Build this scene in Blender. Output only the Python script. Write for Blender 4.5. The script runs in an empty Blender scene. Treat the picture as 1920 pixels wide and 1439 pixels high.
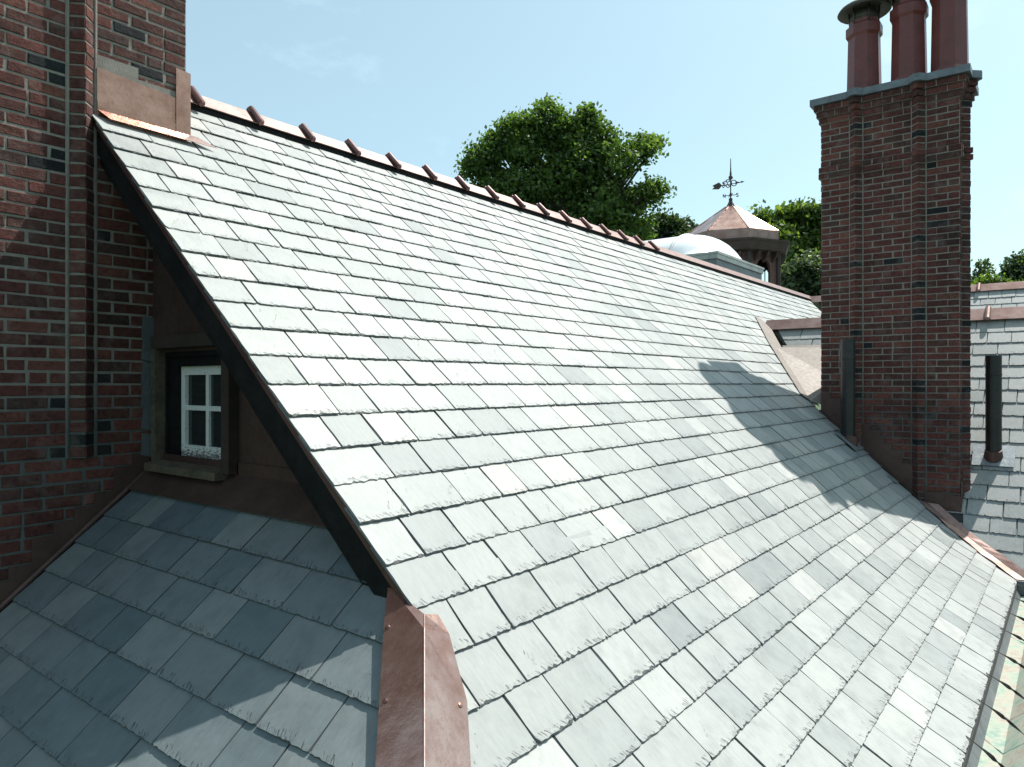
import bpy, math, random
from mathutils import Vector, Matrix
random.seed(7)
R = random.random
def U(a, b): return a + (b - a) * random.random()
sc = bpy.context.scene
col = sc.collection

# ------------------------------------------------------------------ camera, sky, sun
# World axes: +X = down the main roof slope (horizontal), +Y = along the main ridge, Z up.
# The camera hovers at the origin; the ground is 9 m below.
FPX = 1350.0; TH = math.atan((2017 - 960) / FPX); SN, CS = math.sin(TH), math.cos(TH)
cam_d = bpy.data.cameras.new('camera'); cam = bpy.data.objects.new('camera', cam_d); col.objects.link(cam)
cam_d.sensor_width = 36; cam_d.lens = FPX / 1920 * 36; cam_d.clip_start = 0.05; cam_d.clip_end = 2000
cam.location = (0, 0, 0); cam.rotation_euler = (math.radians(90), 0, TH)
sc.camera = cam

SUN_EL = math.radians(59.5); PHI = math.radians(72.8)
sdir = Vector((math.cos(PHI) * math.cos(SUN_EL), math.sin(PHI) * math.cos(SUN_EL), math.sin(SUN_EL)))
w = bpy.data.worlds.new('World'); sc.world = w; w.use_nodes = True
nt = w.node_tree; nt.nodes.clear()
out = nt.nodes.new('ShaderNodeOutputWorld'); bg = nt.nodes.new('ShaderNodeBackground'); sky = nt.nodes.new('ShaderNodeTexSky')
sky.sky_type = 'NISHITA'; sky.sun_disc = False; sky.sun_elevation = SUN_EL
sky.sun_rotation = math.atan2(sdir.x, sdir.y); sky.air_density = 1.0; sky.dust_density = 2.0; sky.ozone_density = .7; sky.altitude = 50
tc = nt.nodes.new('ShaderNodeTexCoord')
mp = nt.nodes.new('ShaderNodeMapping'); mp.inputs['Scale'].default_value = (1, 1, 2.2)
nz = nt.nodes.new('ShaderNodeTexNoise'); nz.inputs['Scale'].default_value = 3.2; nz.inputs['Detail'].default_value = 9; nz.inputs['Roughness'].default_value = .62
cr = nt.nodes.new('ShaderNodeValToRGB'); cr.color_ramp.elements[0].position = .60; cr.color_ramp.elements[1].position = .82
cr.color_ramp.elements[0].color = (.19, .19, .19, 1); cr.color_ramp.elements[1].color = (.42, .42, .42, 1)
mx = nt.nodes.new('ShaderNodeMix'); mx.data_type = 'RGBA'; mx.inputs['B'].default_value = (9.0, 11.2, 11.6, 1)
nt.links.new(tc.outputs['Generated'], mp.inputs['Vector']); nt.links.new(mp.outputs[0], nz.inputs['Vector'])
nt.links.new(nz.outputs['Fac'], cr.inputs['Fac']); nt.links.new(cr.outputs['Color'], mx.inputs['Factor'])
tint = nt.nodes.new('ShaderNodeMix'); tint.data_type = 'RGBA'; tint.blend_type = 'MULTIPLY'; tint.inputs['Factor'].default_value = 1; tint.inputs['B'].default_value = (.88, 1.09, .98, 1)
nt.links.new(sky.outputs[0], tint.inputs['A']); nt.links.new(tint.outputs['Result'], mx.inputs['A']); nt.links.new(mx.outputs['Result'], bg.inputs['Color'])
bg.inputs['Strength'].default_value = 0.108
nt.links.new(bg.outputs[0], out.inputs[0])
sl = bpy.data.lights.new('sun', 'SUN'); so = bpy.data.objects.new('sun', sl); col.objects.link(so)
sl.energy = 5.0; sl.angle = math.radians(.53); sl.color = (1, .965, .91)
so.rotation_euler = (-sdir).to_track_quat('-Z', 'Y').to_euler()
vs = sc.view_settings; vs.view_transform = 'Standard'; vs.look = 'None'; vs.gamma = 1; vs.exposure = 0.5; vs.use_curve_mapping = False
sc.cycles.max_bounces = 6

def px(X, Y, depth):
    """world point seen at reference-photo pixel X,Y at forward distance depth"""
    x = (X - 960) / FPX * depth; z = (720 - Y) / FPX * depth
    return Vector((x * CS - depth * SN, x * SN + depth * CS, z))
def W(u, v, z): return Vector((v, u, z))

# ------------------------------------------------------------------ mesh helpers
class MB:
    def __init__(s): s.v = []; s.f = []; s.t = []; s.uv = []
    def add(s, vs, fs, tone=(.5, .5, .5), uvs=None):
        b = len(s.v); s.v += [tuple(p) for p in vs]
        for f in fs:
            s.f.append([b + i for i in f]); s.t.append(tone)
            s.uv.append([uvs[i] for i in f] if uvs else [(0, 0)] * len(f))
    def box(s, c, ax, ay, az, tone=(.5, .5, .5)):
        c, ax, ay, az = Vector(c), Vector(ax), Vector(ay), Vector(az)
        vs = [c + sx * ax + sy * ay + sz * az for sz in (-1, 1) for sy in (-1, 1) for sx in (-1, 1)]
        s.add(vs, [(0, 2, 3, 1), (4, 5, 7, 6), (0, 1, 5, 4), (2, 6, 7, 3), (0, 4, 6, 2), (1, 3, 7, 5)], tone)
    def bx(s, x0, x1, y0, y1, z0, z1, tone=(.5, .5, .5)):
        s.box(((x0 + x1) / 2, (y0 + y1) / 2, (z0 + z1) / 2), ((x1 - x0) / 2, 0, 0), (0, (y1 - y0) / 2, 0), (0, 0, (z1 - z0) / 2), tone)
    def tube(s, pts, rads, n=8, tone=(.5, .5, .5), cap=True):
        pts = [Vector(p) for p in pts]; vs = []; fs = []
        for i, p in enumerate(pts):
            d = (pts[min(i + 1, len(pts) - 1)] - pts[max(i - 1, 0)]).normalized()
            a = d.orthogonal().normalized() if i == 0 else (a - d * a.dot(d)).normalized()
            b = d.cross(a)
            for k in range(n):
                an = 2 * math.pi * k / n; vs.append(p + rads[i] * (a * math.cos(an) + b * math.sin(an)))
        for i in range(len(pts) - 1):
            for k in range(n):
                fs.append((i * n + k, i * n + (k + 1) % n, (i + 1) * n + (k + 1) % n, (i + 1) * n + k))
        if cap: fs.append(tuple(range(n))[::-1]); fs.append(tuple((len(pts) - 1) * n + k for k in range(n)))
        s.add(vs, fs, tone)
    def lathe(s, c, prof, n=16, rot=0, tone=(.5, .5, .5)):
        c = Vector(c); vs = []; fs = []
        for r, z in prof:
            for k in range(n):
                an = 2 * math.pi * (k + rot) / n; vs.append(c + Vector((r * math.cos(an), r * math.sin(an), z)))
        for i in range(len(prof) - 1):
            for k in range(n): fs.append((i * n + k, i * n + (k + 1) % n, (i + 1) * n + (k + 1) % n, (i + 1) * n + k))
        fs.append(tuple(range(n))[::-1]); fs.append(tuple((len(prof) - 1) * n + k for k in range(n)))
        s.add(vs, fs, tone)
    def prism(s, poly, off, tone=(.5, .5, .5)):
        n = len(poly); off = Vector(off); vs = [Vector(p) for p in poly] + [Vector(p) + off for p in poly]
        s.add(vs, [tuple(range(n))[::-1], tuple(range(n, 2 * n))] + [(i, (i + 1) % n, n + (i + 1) % n, n + i) for i in range(n)], tone)
    def build(s, name, mat, parent=None, smooth=False, fix=False):
        me = bpy.data.meshes.new(name); me.from_pydata(s.v, [], s.f)
        ca = me.color_attributes.new('tone', 'FLOAT_COLOR', 'CORNER'); uv = me.uv_layers.new(name='uv')
        cd = []; ud = []
        for f, t, q in zip(s.f, s.t, s.uv):
            for i in range(len(f)): cd += (t[0], t[1], t[2], 1); ud += q[i]
        ca.data.foreach_set('color', cd); uv.data.foreach_set('uv', ud)
        if smooth: me.polygons.foreach_set('use_smooth', [True] * len(s.f))
        me.materials.append(mat); me.update()
        if fix:
            import bmesh
            bm = bmesh.new(); bm.from_mesh(me); bmesh.ops.recalc_face_normals(bm, faces=bm.faces); bm.to_mesh(me); bm.free()
        o = bpy.data.objects.new(name, me); col.objects.link(o)
        if parent: o.parent = parent
        return o
def tag(o, label=None, cat=None, group=None, kind=None):
    if label: o['label'] = label
    if cat: o['category'] = cat
    if group: o['group'] = group
    if kind: o['kind'] = kind
    return o
def empty(name, loc=(0, 0, 0)):
    o = bpy.data.objects.new(name, None); col.objects.link(o); o.location = loc; o.empty_display_size = .1
    return o

# ------------------------------------------------------------------ materials
class N:
    def __init__(s, name):
        s.m = bpy.data.materials.new(name); s.m.use_nodes = True; s.t = s.m.node_tree; s.t.nodes.clear()
        s.o = s.t.nodes.new('ShaderNodeOutputMaterial'); s.b = s.t.nodes.new('ShaderNodeBsdfPrincipled')
        s.t.links.new(s.b.outputs[0], s.o.inputs[0])
    def n(s, t, **k):
        x = s.t.nodes.new('ShaderNode' + t)
        for a, v in k.items():
            if a in ('operation', 'blend_type', 'data_type', 'attribute_name', 'noise_dimensions', 'uv_map', 'interpolation_type'): setattr(x, a, v)
            else: x.inputs[a.replace('_', ' ')].default_value = v
        return x
    def l(s, a, b): s.t.links.new(a, b)
    def math(s, op, a, b=None, c=None):
        x = s.n('Math', operation=op)
        for i, q in enumerate((a, b, c)):
            if q is None: continue
            if isinstance(q, (int, float)): x.inputs[i].default_value = q
            else: s.l(q, x.inputs[i])
        return x.outputs[0]
    def mix(s, f, a, b, mode='MIX'):
        x = s.n('Mix', data_type='RGBA', blend_type=mode)
        for k, q in (('Factor', f), ('A', a), ('B', b)):
            if isinstance(q, (int, float)): x.inputs[k].default_value = q
            elif isinstance(q, tuple): x.inputs[k].default_value = q if len(q) == 4 else (*q, 1)
            else: s.l(q, x.inputs[k])
        return x.outputs['Result']
    def ramp(s, f, stops):
        x = s.n('ValToRGB'); e = x.color_ramp.elements
        while len(e) < len(stops): e.new(.5)
        for q, (p, c) in zip(e, stops): q.position = p; q.color = (*c, 1)
        s.l(f, x.inputs['Fac']); return x.outputs['Color']
    def bump(s, h, st=.3, d=.01):
        x = s.n('Bump', Strength=st, Distance=d); s.l(h, x.inputs['Height']); s.l(x.outputs[0], s.b.inputs['Normal'])
    def tone(s):
        a = s.n('Attribute', attribute_name='tone'); q = s.n('SeparateColor'); s.l(a.outputs['Color'], q.inputs[0]); return q.outputs
    def noise(s, vec, sc, det=4, ro=.55):
        x = s.n('TexNoise', Scale=sc, Detail=det, Roughness=ro)
        if vec is not None: s.l(vec, x.inputs['Vector'])
        return x.outputs['Fac']
    def pos(s): return s.n('NewGeometry').outputs['Position']

def slate_material():
    m = N('slate'); r, g, b = m.tone()[:3]
    uv = m.n('UVMap', uv_map='uv'); sx = m.n('SeparateXYZ'); m.l(uv.outputs[0], sx.inputs[0])
    seed = m.math('MULTIPLY', g, 60.0)
    def vec(x, y):
        c = m.n('CombineXYZ'); m.l(x, c.inputs[0]); m.l(y, c.inputs[1]); m.l(seed, c.inputs[2]); return c.outputs[0]
    base = m.ramp(r, [(0, (.100, .135, .148)), (.06, (.222, .242, .240)), (.14, (.262, .280, .274)), (.35, (.298, .313, .304)), (.7, (.322, .335, .324)), (.9, (.345, .357, .345)), (.96, (.385, .392, .380)), (1, (.375, .37, .348))])  # lowest stop: shade painted into the slates of the lower hipped roof
    v0 = vec(sx.outputs[0], sx.outputs[1])
    n1 = m.noise(v0, 9, 5, .6)
    base = m.mix(.8, base, m.ramp(n1, [(.25, (.74, .75, .75)), (.52, (1, 1, 1)), (.8, (1.1, 1.09, 1.07))]), 'MULTIPLY')
    n7 = m.noise(m.pos(), .9, 5, .6)
    base = m.mix(1.0, base, m.ramp(n7, [(.3, (.90, .90, .90)), (.5, (1, 1, 1)), (.7, (1.04, 1.03, 1.01))]), 'MULTIPLY')
    # streaky cleft grain running down the slate
    v1 = vec(m.math('MULTIPLY', sx.outputs[0], 1.0), m.math('MULTIPLY', sx.outputs[1], .22))
    n2 = m.noise(v1, 70, 4, .6)
    base = m.mix(.5, base, m.ramp(n2, [(.3, (.78, .79, .79)), (.6, (1, 1, 1))]), 'MULTIPLY')
    # blotchy stains on some slates
    n3 = m.noise(v0, 16, 6, .7)
    st = m.math('MULTIPLY', m.ramp(n3, [(.60, (0, 0, 0)), (.74, (1, 1, 1))]), m.math('MULTIPLY', b, .45))
    base = m.mix(st, base, (.30, .26, .19))
    # dark split strokes along the chipped tail edge
    ex = m.math('ADD', m.math('MULTIPLY', sx.outputs[0], 1.0), m.math('MULTIPLY', sx.outputs[1], .55))
    v2 = vec(ex, m.math('MULTIPLY', sx.outputs[1], .16))
    n4 = m.noise(v2, 150, 2, .6)
    n5 = m.noise(v0, 24, 3, .6)
    reach = m.math('MULTIPLY_ADD', n5, .075, -.012)
    mask = m.math('LESS_THAN', sx.outputs[1], reach)
    stroke = m.math('MULTIPLY', m.ramp(n4, [(.575, (0, 0, 0)), (.605, (1, 1, 1))]), mask)
    # a few long cracks
    n6 = m.noise(vec(m.math('ADD', m.math('MULTIPLY', sx.outputs[0], 1.0), m.math('MULTIPLY', sx.outputs[1], -.5)), m.math('MULTIPLY', sx.outputs[1], .22)), 30, 3, .5)
    cr = m.math('MULTIPLY', m.math('LESS_THAN', m.math('ABSOLUTE', m.math('SUBTRACT', n6, .70)), .004), m.math('GREATER_THAN', b, .45))
    dark = m.math('MAXIMUM', stroke, cr)
    base = m.mix(m.math('MULTIPLY', dark, .82), base, (.035, .04, .042))
    base = m.mix(m.math('MULTIPLY', m.math('LESS_THAN', sx.outputs[1], -.5), m.math('MULTIPLY_ADD', n5, .6, .35)), base, (.04, .044, .046))
    m.l(base, m.b.inputs['Base Color'])
    m.l(m.math('MULTIPLY_ADD', n1, .3, .45), m.b.inputs['Roughness'])
    m.b.inputs['Specular IOR Level'].default_value = .42
    h = m.math('ADD', m.math('MULTIPLY', n1, 1.0), m.math('MULTIPLY', n2, .35)); h = m.math('SUBTRACT', h, m.math('MULTIPLY', dark, .8))
    m.bump(h, .35, .006)
    return m.m
def brick_material():
    m = N('brick'); r, g, b = m.tone()[:3]; p = m.pos()
    base = m.ramp(r, [(0, (.016, .018, .020)), (.12, (.028, .026, .027)), (.15, (.066, .040, .034)), (.35, (.085, .036, .030)), (.6, (.108, .039, .033)), (.85, (.130, .046, .038)), (1, (.155, .062, .047))])
    n1 = m.noise(p, 40, 6, .65); n2 = m.noise(p, 9, 4, .6); n3 = m.noise(p, 130, 3, .6); n4 = m.noise(p, 1.6, 5, .65)
    base = m.mix(1.0, base, m.ramp(n4, [(.32, (.55, .55, .57)), (.52, (1, 1, 1)), (.72, (1.2, 1.14, 1.1))]), 'MULTIPLY')
    base = m.mix(.85, base, m.ramp(n1, [(.28, (.42, .40, .40)), (.52, (1, 1, 1)), (.8, (1.4, 1.35, 1.3))]), 'MULTIPLY')
    base = m.mix(m.math('MULTIPLY', m.ramp(n2, [(.52, (0, 0, 0)), (.75, (1, 1, 1))]), .32), base, (.23, .19, .17))
    m.l(base, m.b.inputs['Base Color']); m.b.inputs['Roughness'].default_value = .88; m.b.inputs['Specular IOR Level'].default_value = .25
    m.bump(m.math('ADD', n1, m.math('MULTIPLY', n3, .5)), .7, .008); return m.m
def mortar_material(c=(.25, .23, .20)):
    m = N('mortar'); p = m.pos(); sx = m.n('SeparateXYZ'); m.l(p, sx.inputs[0]); sy = sx.outputs[2]; n1 = m.noise(p, 12, 5, .65); n2 = m.noise(p, 120, 3, .6)
    damp = m.math('ADD', m.math('MULTIPLY', sy, -2.2), m.math('MULTIPLY_ADD', n1, 1.6, -.75))
    c = m.mix(m.ramp(damp, [(.0, (0, 0, 0)), (.5, (1, 1, 1))]), c, (.105, .115, .112))
    m.l(m.mix(1.0, c, m.ramp(n1, [(.3, (.7, .7, .7)), (.6, (1, 1, 1)), (.8, (1.15, 1.15, 1.12))]), 'MULTIPLY'), m.b.inputs['Base Color'])
    m.b.inputs['Roughness'].default_value = .95; m.bump(n2, .6, .006); return m.m
def copper_material(name='copper', a=(.50, .27, .21), b=(.66, .43, .36), c=(.33, .20, .17), ro=.33, met=.9, dent=.12):
    m = N(name); p = m.pos(); n1 = m.noise(p, 5, 6, .65); n2 = m.noise(p, 28, 5, .7)
    base = m.mix(m.ramp(n1, [(.38, (0, 0, 0)), (.62, (1, 1, 1))]), a, b)
    base = m.mix(m.math('MULTIPLY', m.ramp(n2, [(.5, (0, 0, 0)), (.72, (1, 1, 1))]), .5), base, c)
    m.l(base, m.b.inputs['Base Color']); m.b.inputs['Metallic'].default_value = met
    m.l(m.math('MULTIPLY_ADD', n2, .3, ro - .12), m.b.inputs['Roughness'])
    m.bump(m.math('ADD', n1, m.math('MULTIPLY', n2, .05)), dent, .02); return m.m
def plain(name, c, ro=.6, met=0, sc=20, var=.35, bump=.2, spec=.5):
    m = N(name); p = m.pos(); n1 = m.noise(p, sc, 5, .65); n2 = m.noise(p, sc * .2, 4, .6)
    k = m.ramp(n1, [(.25, (1 - var,) * 3), (.55, (1, 1, 1)), (.8, (1 + var * .6,) * 3)])
    k2 = m.ramp(n2, [(.3, (1 - var,) * 3), (.6, (1, 1, 1))])
    m.l(m.mix(1.0, m.mix(1.0, c, k, 'MULTIPLY'), k2, 'MULTIPLY'), m.b.inputs['Base Color'])
    m.b.inputs['Roughness'].default_value = ro; m.b.inputs['Metallic'].default_value = met; m.b.inputs['Specular IOR Level'].default_value = spec
    if bump: m.bump(n1, bump, .01)
    return m.m
def flaky_paint():
    m = N('flaking_white_paint'); p = m.pos(); mpn = m.n('Mapping'); mpn.inputs['Scale'].default_value = (1, 1, 3); m.l(p, mpn.inputs[0])
    sx = m.n('SeparateXYZ'); m.l(p, sx.inputs[0])
    n1 = m.noise(mpn.outputs[0], 45, 6, .75)
    low = m.n('MapRange'); m.l(sx.outputs[2], low.inputs[0])
    for i, q in ((1, -.34), (2, -.42), (3, .0), (4, .17)): low.inputs[i].default_value = q
    f = m.ramp(m.math('ADD', n1, low.outputs[0]), [(.60, (0, 0, 0)), (.64, (1, 1, 1))])
    m.l(m.mix(f, (.72, .73, .72), (.16, .14, .12)), m.b.inputs['Base Color']); m.b.inputs['Roughness'].default_value = .6; m.bump(n1, .3, .003); return m.m
def glass_dark():
    m = N('window_glass'); p = m.pos(); n = m.noise(p, 6, 4, .6)
    m.l(m.mix(n, (.012, .016, .018), (.03, .036, .038)), m.b.inputs['Base Color'])
    m.b.inputs['Roughness'].default_value = .12; m.b.inputs['Specular IOR Level'].default_value = .6; return m.m
def leaf_material(name, c1, c2, c3):
    m = N(name); r, g, b = m.tone()[:3]
    c = m.ramp(r, [(0, c1), (.5, c2), (1, c3)])
    m.t.nodes.remove(m.b)
    d = m.n('BsdfDiffuse'); t = m.n('BsdfTranslucent'); gl = m.n('BsdfGlossy', Roughness=.45); gl.inputs['Color'].default_value = (.5, .5, .5, 1)
    m.l(c, d.inputs['Color']); m.l(m.mix(1.0, c, (1.25, 1.3, .6), 'MULTIPLY'), t.inputs['Color'])
    a = m.n('MixShader'); a.inputs[0].default_value = .55; m.l(d.outputs[0], a.inputs[1]); m.l(t.outputs[0], a.inputs[2])
    a2 = m.n('MixShader'); a2.inputs[0].default_value = .06; m.l(a.outputs[0], a2.inputs[1]); m.l(gl.outputs[0], a2.inputs[2])
    m.l(a2.outputs[0], m.o.inputs[0]); return m.m

M = dict(
    slate=slate_material(), brick=brick_material(), mortar=mortar_material(), copper=copper_material('copper', (.44, .24, .19), (.62, .41, .35), (.29, .165, .135), .22, dent=.2),
    copper_dull=copper_material('weathered_copper', (.25, .15, .125), (.34, .235, .21), (.16, .10, .09), .45, .75),
    copper_dark=copper_material('brown_copper', (.085, .05, .043), (.12, .07, .06), (.05, .035, .03), .5, .5),
    cricket=copper_material('pale_worn_copper', (.16, .138, .12), (.20, .175, .155), (.12, .10, .085), .6, .35),
    copper_new=copper_material('orange_copper', (.36, .175, .12), (.52, .28, .20), (.22, .115, .085), .22, dent=.5),
    ridge=copper_material('ridge_copper', (.185, .118, .106), (.25, .17, .155), (.125, .082, .074), .5, .55),
    wood=plain('dark_tarred_wood', (.013, .012, .013), .75, 0, 25, .6, .6, .2),
    deck=plain('roof_deck', (.05, .05, .05), .9), bare=plain('weathered_timber', (.12, .095, .065), .85, 0, 30, .5, .6),
    brown=plain('brown_painted_timber', (.05, .033, .027), .7, 0, 20, .4, .3),
    paint=flaky_paint(), glass=glass_dark(), zinc=plain('grey_zinc', (.19, .215, .23), .55, .5, 14, .3, .15),
    pot=plain('red_oxide_paint', (.175, .045, .038), .42, 0, 30, .22, .25), black=plain('black_pipe', (.020, .019, .019), .42, 0, 18, .5, .25),
    cowl=plain('cowl_metal', (.085, .075, .062), .55, .4, 18, .4, .2), lead=plain('lead_flashing', (.30, .33, .35), .5, .6, 30, .3, .2),
    verdigris=None, iron=plain('dark_iron', (.04, .036, .035), .5, .6, 25, .4, .2),
    vane=plain('weathered_vane_copper', (.085, .060, .058), .5, .5, 12, .35, .1),
    acrylic=plain('frosted_acrylic', (.72, .75, .77), .28, 0, 2, .04, 0), rail=plain('pale_aluminium', (.42, .43, .41), .5, .4, 14, .3, .1),
    white=plain('white_plastic', (.6, .6, .6), .4), bark=plain('bark', (.06, .05, .04), .9, 0, 8, .5, .6),
    grass=plain('grass', (.05, .09, .03), .95, 0, 1.5, .4, .4), slab_black=plain('dark_slab', (.012, .011, .012), .9, 0, 10, .3, .3),
    drip=copper_material('brown_drip_edge', (.125, .066, .062), (.18, .10, .095), (.08, .048, .044), .36, .7),
)
def verdigris():
    m = N('verdigris_copper'); p = m.pos(); n1 = m.noise(p, 7, 6, .7); n2 = m.noise(p, 40, 4, .7)
    base = m.ramp(n1, [(.34, (.17, .28, .23)), (.44, (.30, .36, .29)), (.54, (.36, .34, .28)), (.70, (.27, .21, .16))])
    m.l(m.mix(.6, base, m.ramp(n2, [(.3, (.7, .7, .7)), (.6, (1, 1, 1))]), 'MULTIPLY'), m.b.inputs['Base Color'])
    m.b.inputs['Roughness'].default_value = .6; m.bump(n2, .3, .004); return m.m
M['verdigris'] = verdigris()
LEAF = leaf_material('broad_leaf', (.042, .09, .02), (.10, .172, .038), (.175, .255, .06))
LEAF2 = leaf_material('maple_leaf', (.055, .10, .02), (.115, .185, .036), (.19, .265, .055))
NEEDLE = leaf_material('needle_leaf', (.022, .045, .02), (.04, .072, .03), (.06, .10, .04))
NEEDLE2 = leaf_material('pale_needle', (.045, .075, .035), (.075, .115, .055), (.11, .15, .07))

# ------------------------------------------------------------------ ground and main roof profile
g = MB(); g.add([(-900, -900, -9), (900, -900, -9), (900, 900, -9), (-900, 900, -9)], [(0, 1, 2, 3)])
tag(g.build('ground', M['grass']), kind='structure')

# course edges (x, z) of the main roof, from the eave up: a bell-cast flare, then a straight 41.6 degree slope
prof = []
v, z = -1.795, -.7772
low = [(v, z)]
for k in range(9):
    a = math.radians(46 - 16.5 * k / 8); v += .193 * math.cos(a); z -= .193 * math.sin(a); low.append((v, z))
prof = low[::-1]                       # prof[0] = eave ... prof[9] = (-1.785,-.773)
PITCH = math.radians(41.6); EXP = .1945
while prof[-1][1] < 1.93: prof.append((prof[-1][0] - EXP * math.cos(PITCH), prof[-1][1] + EXP * math.sin(PITCH)))
RX, RZ = prof[-1][0] - .05, prof[-1][1] + .045
NC = len(prof)
def main_z(x):
    if x <= prof[-1][0]: return prof[-1][1] - (x - prof[-1][0]) * .887
    for (a, b), (c, d) in zip(prof[:-1], prof[1:]):
        if c <= x <= a: return b + (d - b) * (x - a) / (c - a)
    return prof[0][1] - (x - prof[0][0]) * .55
RAKE = 1.749; CHX = -4.42; CHY1 = 2.31      # rake plane, left chimney face, left chimney far corner
WU, WZ, WM = 10.88, .88, 1.03               # cross wing ridge and slope
W2U, W2Z = 17.4, 1.95
def wing_z(y): return WZ - WM * (WU - y)
VAL = [(-3.80, 10.95), (-3.21, 9.91), (-2.44, 8.72), (-1.28, 8.70), (-.40, 8.20)]   # x -> y of the valley edge of the main slates
def val_y(x):
    if x < VAL[0][0]: return W2U - (W2Z - main_z(x)) / WM - .1
    for (a, b), (c, d) in zip(VAL[:-1], VAL[1:]):
        if a <= x <= c: return b + (d - b) * (x - a) / (c - a)
    return VAL[-1][1]
def start_y(x, k):
    if x < CHX + .02: return CHY1 + .01
    if k >= 8: return RAKE
    return -x + .03

# ------------------------------------------------------------------ slates
def slate(mb, o, a, s, n, lo0, lo1, up0, up1, L, chip=1.0, th=.0065, dark=None, rag=True):
    """one slate: o = point on tail line, a = along, s = up slope, n = normal; top face passes through the tail line"""
    o, a, s, n = Vector(o), Vector(a), Vector(s), Vector(n)
    tilt = .0095 / .19
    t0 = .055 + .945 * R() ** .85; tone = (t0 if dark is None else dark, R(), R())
    wd = lo1 - lo0; seg = max(6, int(wd / .016)) if rag else 2
    us, vsn = R() * 9, R() * 9
    verts = []; uvs = []
    lift = U(-.0015, .003); dz0 = U(-.001, .0015)
    def pt(x, y, h): return o + a * x + s * y + n * (h - y * tilt + lift + dz0 * (x - lo0) / max(wd, .01))
    big = R() < .06 * chip
    # tail: outer lower line (bottom edge) and ragged top line
    for i in range(seg + 1):
        f = i / seg; x = lo0 + wd * f
        y = U(-.002, .002) * chip
        corner = (.004 if i in (0, seg) and R() < .25 else 0)
        if big and i in (0, seg): corner += U(.006, .025)
        ins = U(.001, .0045) * chip + (U(.002, .010) * chip if R() < .22 else 0)
        xi = x + (.0035 if i == 0 else -.0035 if i == seg else 0)
        verts.append(pt(x, y + corner, -th)); uvs.append((x - lo0, .0))
        verts.append(pt(xi, y + corner + ins, 0)); uvs.append((x - lo0, ins))
    fs = []
    for i in range(seg): fs.append((2 * i, 2 * i + 2, 2 * i + 3, 2 * i + 1))
    b = len(verts); ns = 4 if rag else 1
    # sides
    left = [1]; right = [2 * seg + 1]; lb = [0]; rb = [2 * seg]
    for j in range(1, ns + 1):
        f = j / ns; y = L * f
        for side in (0, 1):
            xb = (lo0 + (up0 - lo0) * f) if side == 0 else (lo1 + (up1 - lo1) * f)
            xt = xb + (1 if side == 0 else -1) * (U(.0005, .006) * chip if rag else .001)
            verts.append(pt(xb, y, -th)); uvs.append((xb - lo0, y)); verts.append(pt(xt, y, 0)); uvs.append((xt - lo0, y))
            q = len(verts)
            (lb if side == 0 else rb).append(q - 2); (left if side == 0 else right).append(q - 1)
    for j in range(ns):
        fs.append((lb[j], left[j], left[j + 1], lb[j + 1])); fs.append((rb[j], rb[j + 1], right[j + 1], right[j]))
    fs.append(tuple([2 * i + 1 for i in range(seg + 1)] + right[1:] + left[1:][::-1]))
    uvs = [(p + us * 0, q) for p, q in uvs]
    b0 = len(mb.f); mb.add(verts, fs, tone, uvs)
    for q in range(b0, len(mb.f) - 1): mb.uv[q] = [(x_, -1.0) for x_, y_ in mb.uv[q]]

SLOTS = {}
def lay_course(y0lo, y1lo, y0up, y1up, wmin, wmax, key):
    """split a course into slates; returns list of (lo0,lo1,up0,up1) with joints broken against the course below"""
    prev = SLOTS.get(key, []); res = []; joints = []
    x = y0lo; first = True
    while x < y1lo - .02:
        for tr in range(10):
            wd = U(wmin, wmax) * (U(.5, .8) if first and R() < .5 else 1)
            e = x + wd
            if all(abs(e - p) > .055 for p in prev): break
        if y1lo - e < .10: e = y1lo
        lo0, lo1 = x, e - U(.002, .006)
        sk = U(-.003, .003)
        up0, up1 = (lo0 if not first else y0up), (lo1 + sk)
        if e == y1lo: lo1 = y1lo; up1 = y1up
        else:
            up1 = min(up1, max(y1up, up0 + .02)) if y1up < y1lo else up1
        if y1up < y1lo: up0 = min(up0, y1up); up1 = min(up1, y1up)
        if y0up > y0lo: up0 = max(up0, y0up); up1 = max(up1, y0up)
        res.append((lo0, lo1, up0, up1)); joints.append(e); x = e; first = False
    SLOTS[key] = joints
    return res
def course_frame(lo, up):
    """lo/up = world points on consecutive tail lines"""
    s = (Vector(up) - Vector(lo)); L = s.length; return s.normalized(), L

roof = empty('slate_roof', W(RAKE, -1.785, -.773)); tag(roof, 'large pale grey-green slate roof slope filling the middle of the picture', 'roof', 'slate roofs')
INV = Matrix.Translation(-Vector(roof.location))
def wm(o):
    m = Matrix.Translation(o.location)
    return wm(o.parent) @ o.matrix_parent_inverse @ m if o.parent else m
def world_parent(o, p):
    o.parent = p; o.matrix_parent_inverse = wm(p).inverted()
    return o

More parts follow.
